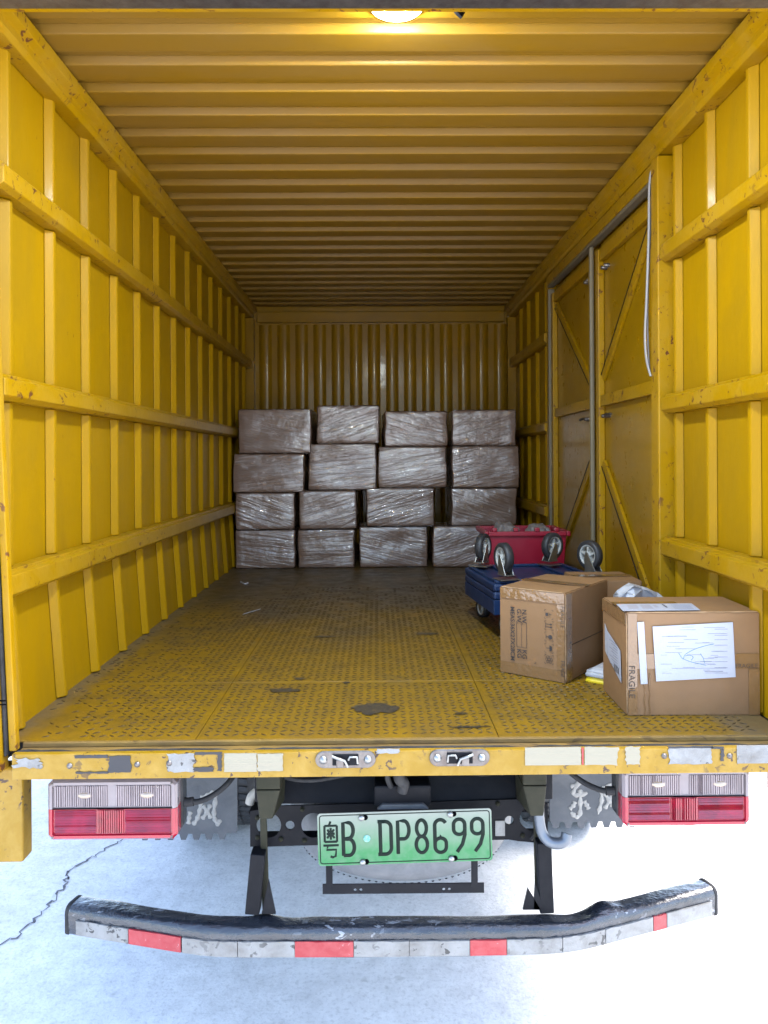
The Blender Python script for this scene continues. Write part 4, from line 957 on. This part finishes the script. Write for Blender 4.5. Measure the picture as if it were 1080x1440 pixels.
q.build('tub_rim', M['red_crate'], tub, local=True, bevel=.004)
for x in (-.17, -.06, .05, .15):
    q = MB(); q.box(x - .012, x + .012, -td - .02, -td + .012, thh + .001, thh + .022); q.build('rim_lug', M['red_crate'], tub, local=True, bevel=.005)

def crumple(name, loc, size, m, label, cat, seed=1, flat=.25, amp=.32, group=None, sharp=3.0, smooth_=False, sub=4):
    bm = bmesh.new(); bmesh.ops.create_icosphere(bm, subdivisions=sub, radius=1)
    for v in bm.verts:
        c = v.co.copy(); n1 = noise.noise(c * sharp + Vector((seed, 0, 0))); n2 = noise.noise(c * sharp * 2.3 + Vector((0, seed, 0)))
        k_ = 1 + amp * n1 - amp * .6 * abs(n2)
        x, y, z = c.x, c.y, c.z
        sgn = lambda t: math.copysign(abs(t) ** .7, t)
        v.co = Vector((sgn(x) * size[0] * k_, sgn(y) * size[1] * k_, max(-size[2], sgn(z) * size[2] * k_)))
    mn = min(v.co.z for v in bm.verts)
    for v in bm.verts: v.co.z -= mn
    bmesh.ops.recalc_face_normals(bm, faces=bm.faces)
    me = bpy.data.meshes.new(name); bm.to_mesh(me); bm.free(); me.materials.append(m)
    for p in me.polygons: p.use_smooth = smooth_
    o = bpy.data.objects.new(name, me); col.objects.link(o); o.location = loc
    return tag(o, label, cat, group)
crumple('plastic_bag', (.69, 4.11, ZF + .011), (.085, .13, .205), M['bag_g'], 'crumpled grey bag in the red tub, on the side towards the stacked cartons', 'bag', 3, amp=.12, group='grey bags in the red tub')
crumple('plastic_bag', (.86, 4.11, ZF + .011), (.078, .13, .202), M['bag_g'], 'crumpled grey bag in the red tub, on the side towards the wall door', 'bag', 8, amp=.12, group='grey bags in the red tub')

# ---------------------------------------------------------------- dollies
def caster(parent, x, y, z, up, yaw, wr=.062):
    """caster root mesh is the fork; up=+1 wheel above the deck"""
    q = MB(); s = up
    q.box(-.045, .045, -.04, .04, 0 if s > 0 else -.005, .005 if s > 0 else 0)
    for sd__ in (-1, 1):
        xx = sd__ * .0195
        pts = [(-.030, s * .022), (.032, s * .022), (.036, s * (.155 - wr - .02)), (.028, s * (.155 - wr + .012)), (.016, s * (.155 - wr + .012))]
        q.prism(pts, xx - .0018, xx + .0018, 'x')
    q.box(-.0275, .0275, -.031, .033, *sorted((s * .018, s * .022)))
    fk = q.build('caster', M['zinc'], parent, local=True, bevel=.0015)
    fk.location = (x, y, z); fk.rotation_euler.z = yaw
    h = s * (.155 - wr); cy = .022
    q = MB(); q.lathe([(wr * .72, -.018), (wr * .9, -.0185), (wr, -.012), (wr, .012), (wr * .9, .0185), (wr * .72, .018)], (0, cy, h), 'x', 36); q.lathe([(wr * .72, -.018), (wr * .7, -.010), (wr * .7, .010), (wr * .72, .018)], (0, cy, h), 'x', 36)
    q.build('tyre', mat('dark_caster_rubber', (.05, .05, .055), .5, dirt=(.15, .15, .15), dirt_amt=.4) if 'ctyre' not in M else M['ctyre'], fk, local=True)
    q = MB(); q.lathe([(wr * .70, -.016), (wr * .62, -.0165), (wr * .60, -.008), (wr * .60, .008), (wr * .62, .0165), (wr * .70, .016)], (0, cy, h), 'x', 36)
    q.lathe([(0, -.0175), (.014, -.0175), (.016, -.012), (.016, .012), (.014, .0175), (0, .0175)], (0, cy, h), 'x', 20)
    for k in range(5):
        a = 2 * math.pi * k / 5 + .3; d1 = Vector((0, math.cos(a), math.sin(a))); c0 = Vector((0, cy, h))
        q.bar(c0 + d1 * .012, c0 + d1 * wr * .64, .010, .026, (1, 0, 0))
    q.build('wheel_hub', M['hub'], fk, local=True)
    return fk
M['ctyre'] = mat('dark_caster_rubber', (.02, .02, .023), .5, dirt=(.06, .06, .06), dirt_amt=.4)
def dolly(z0, inverted, label):
    d = empty('platform_dolly', (.705, 3.51, z0), label, 'dolly', 'blue platform dollies', rz=R(7))
    s = 1 if inverted else -1; zt = .0 if inverted else .155
    q = MB(); th_ = .034 ; a, b_ = .25, .26
    q.box(-a, a, -b_, b_, zt, zt + th_); q.build('deck', M['blue'], d, local=True, bevel=.010, seg=3)
    q = MB()
    for x0, x1, y0, y1 in ((-a + .015, a - .015, -b_ + .012, -b_ + .03), (-a + .015, a - .015, b_ - .03, b_ - .012), (-a + .012, -a + .03, -b_ + .032, b_ - .032), (a - .03, a - .012, -b_ + .032, b_ - .032), (-a + .12, -a + .135, -b_ + .032, b_ - .032), (a - .135, a - .12, -b_ + .032, b_ - .032)):
        if inverted: q.box(x0, x1, y0, y1, zt + th_ + .0005, zt + th_ + .012)
        else: q.box(x0, x1, y0, y1, zt - .012, zt - .0005)
    q.build('deck_rib', M['blue'], d, local=True, bevel=.003)
    zc = zt + th_ + .0125 if inverted else zt - .0125
    if not inverted:  # added skirt boards closing the gap where only shade lies under the deck
        for x0, x1, y0, y1 in ((-a + .001, a - .001, -b_ + .001, -b_ + .011), (-a + .001, a - .001, b_ - .011, b_ - .001), (-a + .001, -a + .011, -b_ + .012, b_ - .012), (a - .011, a - .001, -b_ + .012, b_ - .012)):
            q = MB(); q.box(x0, x1, y0, y1, zt - .062, zt - .0003); q.build('shade_skirt', M['blue'], d, local=True, bevel=.002)
    if inverted: spec_ = [(-.185, -.225, R(12)), (-.185, .19, R(-40)), (.215, -.20, R(25)), (.15, .18, R(-62))]
    else: spec_ = [(-.165, -.19, R(10)), (-.165, .19, R(15)), (.165, -.19, R(80)), (.165, .19, R(-15))]
    for x, y, yw in spec_:
        caster(d, x, y, zc, s, yw, .064 if inverted else .045)
    return d
dolly(ZF + .0125, False, 'blue platform dolly on its wheels, under the upturned one'); 
dolly(ZF + .0125 + .155 + .0345, True, 'upturned blue dolly with its casters in the air, on another dolly')

# ---------------------------------------------------------------- cartons in front
def text_mesh(body, size, m, parent, name, M4, bold=0):
    cu = bpy.data.curves.new('t', 'FONT'); cu.body = body; cu.size = size; cu.align_x = 'LEFT'; cu.align_y = 'CENTER'; cu.offset = bold
    ob = bpy.data.objects.new('tmp', cu); col.objects.link(ob); dg = bpy.context.evaluated_depsgraph_get()
    me = bpy.data.meshes.new_from_object(ob.evaluated_get(dg), depsgraph=dg); bpy.data.objects.remove(ob); bpy.data.curves.remove(cu)
    me.materials.clear(); me.materials.append(m); me.name = name; me.transform(M4)
    o = bpy.data.objects.new(name, me); col.objects.link(o); o.parent = parent; return o
def face_m(ox, oz, rot=0, y=0):   # onto the front face (XZ plane, normal -Y)
    return Matrix.Translation((ox, y, oz)) @ Matrix.Rotation(R(90), 4, 'X') @ Matrix.Rotation(R(rot), 4, 'Z')
def carton_body(name, parent, W_, D_, H_, tape=True):
    q = MB(); b_ = bmesh.new(); bmesh.ops.create_cube(b_, size=1); bmesh.ops.scale(b_, vec=(W_, D_, H_), verts=b_.verts); bmesh.ops.translate(b_, vec=(W_ / 2, D_ / 2, H_ / 2), verts=b_.verts)
    bmesh.ops.bevel(b_, geom=b_.edges[:], offset=.0035, segments=2, affect='EDGES')
    bmesh.ops.subdivide_edges(b_, edges=[e for e in b_.edges if e.calc_length() > .1], cuts=8, use_grid_fill=True)
    for v in b_.verts:
        if v.co.z > .006:
            v.co.z += .0022 * noise.noise(Vector((v.co.x * 6, v.co.y * 6, W_ * 9))) * (1 if v.co.z > H_ - .01 else .3)
    me = bpy.data.meshes.new(name); b_.to_mesh(me); b_.free(); me.materials.append(M['board'])
    for p in me.polygons: p.use_smooth = False
    o = bpy.data.objects.new(name, me); col.objects.link(o); o.parent = parent; return o
def strip(parent, x0, x1, y0, y1, z0, z1, m='board_tape', name='packing_tape', bevel=0):
    q = MB(); q.box(x0, x1, y0, y1, z0, z1); return q.build(name, M[m], parent, local=True)
# carton 1 (turned): local x along front face, y along the depth
c1 = empty('carton', (.437, 2.745, ZF), 'brown carton turned with printed weight lines, standing clear on the chequered floor', 'carton', 'brown cardboard cartons', rz=math.atan2(-.156, .198))
W1, D1, H1 = .252, .375, .306
carton_body('box_body', c1, W1, D1, H1)
e = .003; t0 = .0012
strip(c1, .004, W1 - .004, -e, -e + t0 * .8, H1 - .038, H1 - .003); strip(c1, .004, W1 - .004, -e, -e + t0 * .8, .003, .042)
strip(c1, -.0026, W1 + .0026, D1 / 2 - .024, D1 / 2 + .024, H1 + .0022, H1 + .003)
strip(c1, W1 + .002, W1 + .0028, .003, .045, .003, H1 - .003); strip(c1, W1 - .03, W1 - .002, -e * 1.4, -e * 1.4 + t0 * .5, .045, H1 - .04)
strip(c1, W1 + .002, W1 + .0026, .05, D1 - .01, H1 * .44, H1 * .45, 'ink', 'flap_seam') if False else None
yF = -.0034
for body, x, z, s_ in (('N.W.', .128 - .03, .235, .024), ('G.W.', .104 - .026, .235, .024), ('MEAS:36X27X28CM', .052, .240, .0225)):
    text_mesh(body, s_, M['ink'], c1, 'printed_text', face_m(x, z, -90, yF), .0003)
text_mesh('KG', .024, M['ink'], c1, 'printed_text', face_m(.098, .094, -90, yF), .0003); text_mesh('KG', .024, M['ink'], c1, 'printed_text', face_m(.078, .094, -90, yF), .0003)
def frame_lines(parent, rects, th_, m, name='printed_frame', y=yF):
    q = MB()
    for x0, x1, z0, z1 in rects: q.box(x0, x1, y - .0003, y, z0, z1)
    return q.build(name, m, parent, local=True)
def rect_lines(x0, x1, z0, z1, t=.0013): return [(x0, x1, z0, z0 + t), (x0, x1, z1 - t, z1), (x0, x0 + t, z0 + t, z1 - t), (x1 - t, x1, z0 + t, z1 - t)]
frame_lines(c1, rect_lines(.068, .108, .100, .190) + [(.0875, .0885, .1015, .1885)], .001, M['ink'])
# handling symbols in corner-marked squares, a column turned sideways
zc_ = .222
for k in range(5):
    z = .228 - .0385 * k; x = .192; s_ = .0155; t = .0012; L_ = .005
    R_ = []
    for sx in (-1, 1):
        for sz in (-1, 1):
            R_.append((min(x + sx * s_, x + sx * (s_ - L_)), max(x + sx * s_, x + sx * (s_ - L_)), z + sz * s_ - t / 2, z + sz * s_ + t / 2)); R_.append((x + sx * s_ - t / 2, x + sx * s_ + t / 2, min(z + sz * (s_ - .001), z + sz * (s_ - L_)), max(z + sz * (s_ - .001), z + sz * (s_ - L_))))
    q = MB()
    for r_ in R_: q.box(r_[0], r_[1], yF - .0003, yF, r_[2], r_[3])
    def dsk(cx, cz, rr_, n=14, a0=0, a1=360):
        q.prism([(cx + rr_ * math.cos(R(a0 + (a1 - a0) * i / n)), cz + rr_ * math.sin(R(a0 + (a1 - a0) * i / n))) for i in range(n + (0 if a1 - a0 == 360 else 1))], yF - .0004, yF - .0001, 'y')
    def ringc(cx, cz, rr_, w_=.0012, n=12):
        for i in range(n):
            a, b2 = R(360 * i / n), R(360 * (i + 1) / n); q.prism([(cx + rr_ * math.cos(a), cz + rr_ * math.sin(a)), (cx + rr_ * math.cos(b2), cz + rr_ * math.sin(b2)), (cx + (rr_ - w_) * math.cos(b2), cz + (rr_ - w_) * math.sin(b2)), (cx + (rr_ - w_) * math.cos(a), cz + (rr_ - w_) * math.sin(a))], yF - .0004, yF - .0001, 'y')
    if k == 0: q.box(x - .012, x - .003, yF - .0004, yF - .0001, z - .005, z + .005); q.box(x + .001, x + .010, yF - .0004, yF - .0001, z - .001, z + .001); q.box(x + .001, x + .002, yF - .0004, yF - .0001, z - .007, z - .0015); q.box(x + .001, x + .002, yF - .0004, yF - .0001, z + .0015, z + .007)
    if k == 1:
        for dz in (-.005, .005):
            q.box(x - .010, x + .006, yF - .0004, yF - .0001, z + dz - .001, z + dz + .001); q.prism([(x + .0062, z + dz - .004), (x + .013, z + dz), (x + .0062, z + dz + .004)], yF - .0004, yF - .0001, 'y')
        q.box(x - .013, x - .0115, yF - .0004, yF - .0001, z - .010, z + .010)
    if k == 2: dsk(x + .005, z, .0075); q.box(x - .009, x - .0026, yF - .0004, yF - .0001, z - .001, z + .001); q.box(x - .011, x - .0095, yF - .0004, yF - .0001, z - .006, z + .006)
    if k == 3: dsk(x + .002, z, .010, 14, -90, 90); q.box(x - .010, x + .0015, yF - .0004, yF - .0001, z - .001, z + .001)
    if k == 4:
        ringc(x, z, .005)
        for i in range(6): a = R(60 * i); ringc(x + .0098 * math.cos(a), z + .0098 * math.sin(a), .0048)
    q.build('handling_mark', M['ink'], c1, local=True)
text_mesh('FRAGILE', .016, M['ink'], c1, 'printed_text', face_m(W1 - .014, .262, -90, yF - .0012)) if False else None
q = MB(); q.box(.135, .143, yF - .0003, yF, .052, .0535); q.box(.1415, .143, yF - .0003, yF, .054, .058); q.build('print_mark', M['ink'], c1, local=True)
M['fade_ink'] = mat('faded_brown_print', (.045, .03, .022), .6, var=.3, vscale=50, coord='obj')
text_mesh('FRAGILE', .020, M['fade_ink'], c1, 'tape_print', face_m(W1 - .010, .262, -90, -.0046)); text_mesh('FRAGI', .020, M['fade_ink'], c1, 'tape_print', face_m(W1 - .010, .078, -90, -.0046))
text_mesh('FRAGILE', .014, M['fade_ink'], c1, 'tape_print', face_m(.07, .29, 0, -.0042)) if False else None
# creased lighter edge wear
def wear(parent, pts, name='torn_edge'):
    q = MB(); q.tube(pts, [.0012 + .0016 * random.random() for _ in pts], 6); return q.build(name, M['worn'], parent, local=True)
M['worn'] = mat('frayed_pale_cardboard', (.32, .195, .10), .8, var=.15, vscale=60, coord='obj')
wear(c1, [(W1 - .0008, .0008, .01 + (H1 - .02) * k / 30 + random.uniform(-.003, .003)) for k in range(31)])
wear(c1, [(.01 + (W1 - .02) * k / 24, .0008, H1 - .0008) for k in range(25)])
# top seam of carton 1
strip(c1, .01, W1 - .01, D1 / 2 - .001, D1 / 2 + .001, H1 + .0032, H1 + .0036, 'fade_ink', 'flap_seam')
q = MB(); q.box(W1 + .0003, W1 + .0022, .05, D1 - .004, H1 * .40, H1 * .405); q.build('flap_seam', M['fade_ink'], c1, local=True)

# carton 2, nearest, with papers
c2 = empty('carton', (.735, 2.262, ZF), 'brown carton nearest the opening with a big white document taped on its front', 'carton', 'brown cardboard cartons', rz=R(-.8))
W2, D2, H2 = .393, .252, .306
carton_body('box_body', c2, W2, D2, H2)
strip(c2, .03, W2 - .004, -.0031, -.0024, H2 * .455, H2 * .60); strip(c2, -.0026, -.0018, .003, D2 - .003, H2 - .04, H2 - .003)
strip(c2, -.0024, W2 * .5, D2 * .40, D2 * .60, H2 + .0024, H2 + .0032); strip(c2, .003, .030, -.0033, -.0026, .003, H2 - .003); strip(c2, W2 - .035, W2 - .003, -.0035, -.0028, .003, H2 * .45)
for x in (.052, .066): q = MB(); q.tube([(x + .0015 * math.sin(k), -.0032, .006 + k * .008) for k in range(16)], .0012, 6); q.build('tape_wrinkle', M['board_tape'], c2, local=True)
wear(c2, [(.0008, .0006, .01 + (H2 - .02) * k / 30) for k in range(31)]); wear(c2, [(.01 + (W2 - .02) * k / 24, .0008, H2 - .0008) for k in range(25)])
text_mesh('FRAGILE AAAA', .022, M['fade_ink'], c2, 'tape_print', face_m(.014, .150, -90, -.0042)) if False else None
text_mesh('FRAGILE', .026, M['fade_ink'], c2, 'tape_print', face_m(.013, .150, -90, -.0044)); text_mesh('FRAGILE', .018, M['fade_ink'], c2, 'tape_print', face_m(.318, .1465, 0, -.0044))
def sheet(parent, pts, name, m='paper', th_=.0008, y=-.005):
    q = MB(); q.prism(pts, y - th_, y, 'y'); return q.build(name, M[m], parent, local=True)
def f2(px, py):      # photograph to front face of carton 2
    p = at(px, py, 2.257); return (p.x - .735, p.z - ZF)
doc = sheet(c2, [f2(917.5, 881), f2(1029.5, 874.5), f2(1033.5, 951.5), f2(922.5, 958)], 'document')
sheet(c2, [f2(896, 875), f2(905.5, 874.5), f2(910.5, 961.5), f2(901, 962)], 'paper_strip', y=-.0046)
# faint printing and pen scribble
q = MB()
random.seed(21)
def pline(px0, px1, py, t=.0009):
    a, b_ = f2(px0, py), f2(px1, py); q.box(a[0], b_[0], -.0062, -.0059, a[1] - t / 2, a[1] + t / 2)
for k in range(16):
    py = 882 + k * 4.3
    for _ in range(random.choice((1, 2, 2, 3))):
        s_ = random.uniform(928, 1000); pline(s_, min(1022, s_ + random.uniform(8, 30)), py + random.uniform(-1, 1))
for k in range(9): pline(1004, 1022, 885 + k * 7.5 + random.uniform(-1, 1), .0012)
pline(944, 1020, 939.5, .001); pline(990, 1016, 943.5, .0018)
q.build('document_print', M['faint'], c2, local=True)
M['pen'] = mat('blue_green_pen', (.10, .22, .30), .5)
q = MB()
for st in ([(954, 918), (957, 923), (960, 926), (963, 920), (975, 913), (990, 908), (1003, 905)], [(960, 926), (970, 930), (983, 933), (992, 935)], [(984, 919), (988, 925), (990, 932)], [(963, 922), (970, 921), (974, 924), (971, 928)]):
    q.tube(smooth([(f2(*p)[0], -.0063, f2(*p)[1]) for p in st], 5), .0007, 5)
q.build('pen_mark', M['pen'], c2, local=True)
# label on top
def t2(px, py): z_ = ZF + H2 + .004; Yq = (CAM.z - z_) * 1080 / (py - 643.5); p = at(px, py, Yq); return (p.x - .735, Yq - 2.262)
q = MB(); q.prism([t2(876, 858), t2(984, 857.5), t2(971, 848), t2(866, 848.5)], H2 + .0034, H2 + .0041, 'z'); q.build('shipping_label', M['paper'], c2, local=True)
for p_ in (((884, 855.5), (899, 855.3), (894, 849.5), (880, 849.7)), ((904, 855.3), (919, 855.2), (912, 849.5), (898, 849.5)), ((921, 853.5), (926, 853.4), (921, 849.8), (916, 849.8)), ((936, 853.8), (939, 853.8), (931, 849), (929, 849))):
    q = MB(); q.prism([t2(*k_) for k_ in p_], H2 + .0042, H2 + .0044, 'z'); q.build('label_print', M['ink'] if p_[0][0] == 936 else mat('grey_barcode', (.28, .26, .28), .6), c2, local=True)
q = MB()
for k in range(8):
    a, b_ = t2(942 + k, 850 + k * .9), t2(968 + k, 849.9 + k * .9); q.box(a[0], b_[0], a[1] - .0008, a[1] + .0008, H2 + .0042, H2 + .0044)
q.build('label_print', M['faint'], c2, local=True)
# labels on the left side face: (y, z) local
def side_sheet(pts, name, m='paper', x=-.0034, th_=.0008):
    q = MB(); q.prism(pts, x - th_, x, 'x'); return q.build(name, M[m], c2, local=True)
side_sheet([(.215, .228), (.190, .212), (.185, .130), (.212, .140)], 'shipping_label')
side_sheet([(.186, .210), (.050, .180), (.042, .085), (.180, .128)], 'shipping_label', x=-.0036)
q = MB()
for k in range(10):
    z = .190 - k * .008; q.box(-.0049, -.0046, .075, .16 - (k % 3) * .02, z - .010 * 0 - .0012, z + .0006)
q.build('label_print', M['faint'], c2, local=True)
q = MB()
for k in range(7): q.box(-.0049, -.0046, .062 + k * .008, .066 + k * .008, .104, .124)
q.build('label_print', M['ink'], c2, local=True)
text_mesh('36X27X28', .016, M['fade_ink'], c2, 'printed_text', Matrix.Translation((-.0036, .23, .2)) @ Matrix.Rotation(R(-90), 4, 'Z') @ Matrix.Rotation(R(90), 4, 'X') @ Matrix.Rotation(R(-90), 4, 'Z')) if False else None

# carton 3 behind
c3 = empty('carton', (.79, 2.975, ZF), 'low brown carton behind the others, against the side wall door', 'carton', 'brown cardboard cartons', rz=R(1))
carton_body('box_body', c3, .24, .25, .285); strip(c3, .002, .238, .10, .15, .2875, .2882)
# white bag, packet, scraps
def folded_bag():
    tops = [(867, 831, 2.70), (876, 825, 2.72), (888, 821.5, 2.71), (899, 823, 2.73), (909, 827, 2.74), (921, 832, 2.75), (931, 839, 2.76)]
    rb = random.Random(4); n = len(tops); T = [at(*t) for t in tops]; levels = [0, .02, .05, .09, .17, 1]
    V = []; 
    for side_ in (0, 1):
        for lv in levels:
            for i, t in enumerate(T):
                h = t.z - ZF; z = ZF + h * (1 - lv); off_ = (-.02 - .05 * min(1, lv * 3)) if side_ == 0 else (.02 + .05 * min(1, lv * 3))
                if lv == 0: off_ *= .15
                j = 0 if lv in (0, 1) else rb.uniform(-.014, .014)
                V.append((t.x + rb.uniform(-.004, .004) * (lv < 1), t.y + off_ + j, z + (rb.uniform(-.008, .008) if 0 < lv < 1 else 0)))
    m_ = len(levels); F = []
    for s_ in (0, 1):
        for l in range(m_ - 1):
            for i in range(n - 1):
                a_ = s_ * m_ * n + l * n + i; q4 = (a_, a_ + 1, a_ + n + 1, a_ + n)
                F += [(q4[0], q4[1], q4[2]), (q4[0], q4[2], q4[3])] if (i + l) % 2 else [(q4[0], q4[1], q4[3]), (q4[1], q4[2], q4[3])]
    h_ = m_ * n
    for l in range(m_ - 1):
        for i in (0, n - 1): F.append((l * n + i, (l + 1) * n + i, h_ + (l + 1) * n + i, h_ + l * n + i))
    for i in range(n - 1): F.append((i, i + 1, h_ + i + 1, h_ + i)); k_ = (m_ - 1) * n; F.append((k_ + i, k_ + i + 1, h_ + k_ + i + 1, h_ + k_ + i))
    q = MB(); q.add(V, F); o = q.build('plastic_bag', M['bag_w'])
    tag(o, 'crumpled white bag sticking up between the brown cartons', 'bag')
folded_bag()
def packet():
    pk = empty('packet', (.855, 2.668, ZF), 'flat white and yellow packet on the floor between two brown cartons', 'packet', rz=R(50))
    def slab(z0, z1, m, name, k_):
        bm = bmesh.new(); bmesh.ops.create_cube(bm, size=1); bmesh.ops.subdivide_edges(bm, edges=bm.edges[:], cuts=7, use_grid_fill=True)
        for v in bm.verts:
            x, y, z = v.co; r_ = max(abs(x), abs(y)) * 2; zz = z0 + (z + .5) * (z1 - z0)
            f = 1 - .04 * (r_ ** 6) * (1 if z > 0 else .3)
            zz = z0 + (zz - z0) * (1 - .35 * r_ ** 9) + (.004 * noise.noise(Vector((x * 5, y * 5, k_))) if z > 0 else 0)
            v.co = Vector((x * .27 * f, y * .16 * f, zz))
        me = bpy.data.meshes.new(name); bm.to_mesh(me); bm.free(); me.materials.append(m)
        for p in me.polygons: p.use_smooth = True
        o = bpy.data.objects.new(name, me); col.objects.link(o); o.parent = pk
    slab(0, .022, M['pack_y'], 'yellow_sleeve', 1); slab(.019, .048, M['bag_w'], 'white_pouch', 2)
packet()
def scrap(pts_px, name, label, wd=.004):
    P_ = []
    for px, py in pts_px: Yq = 1080 * .757 / (py - 645.5); v = at(px, py, Yq); P_.append((v.x, v.y, ZF + .004))
    q = MB(); q.tube(smooth(P_, 5), wd, 6, flat=.4); o = q.build(name, M['bag_w']); tag(o, label, 'scrap')
scrap([(342, 861), (352, 858), (366, 854)], 'plastic_strip', 'thin pale plastic strip lying on the floor midway to the stacked cartons', .004)
scrap([(338, 815), (344, 818), (349, 817)], 'paper_scrap', 'small white paper curl on the floor just before the stacked cartons', .005)
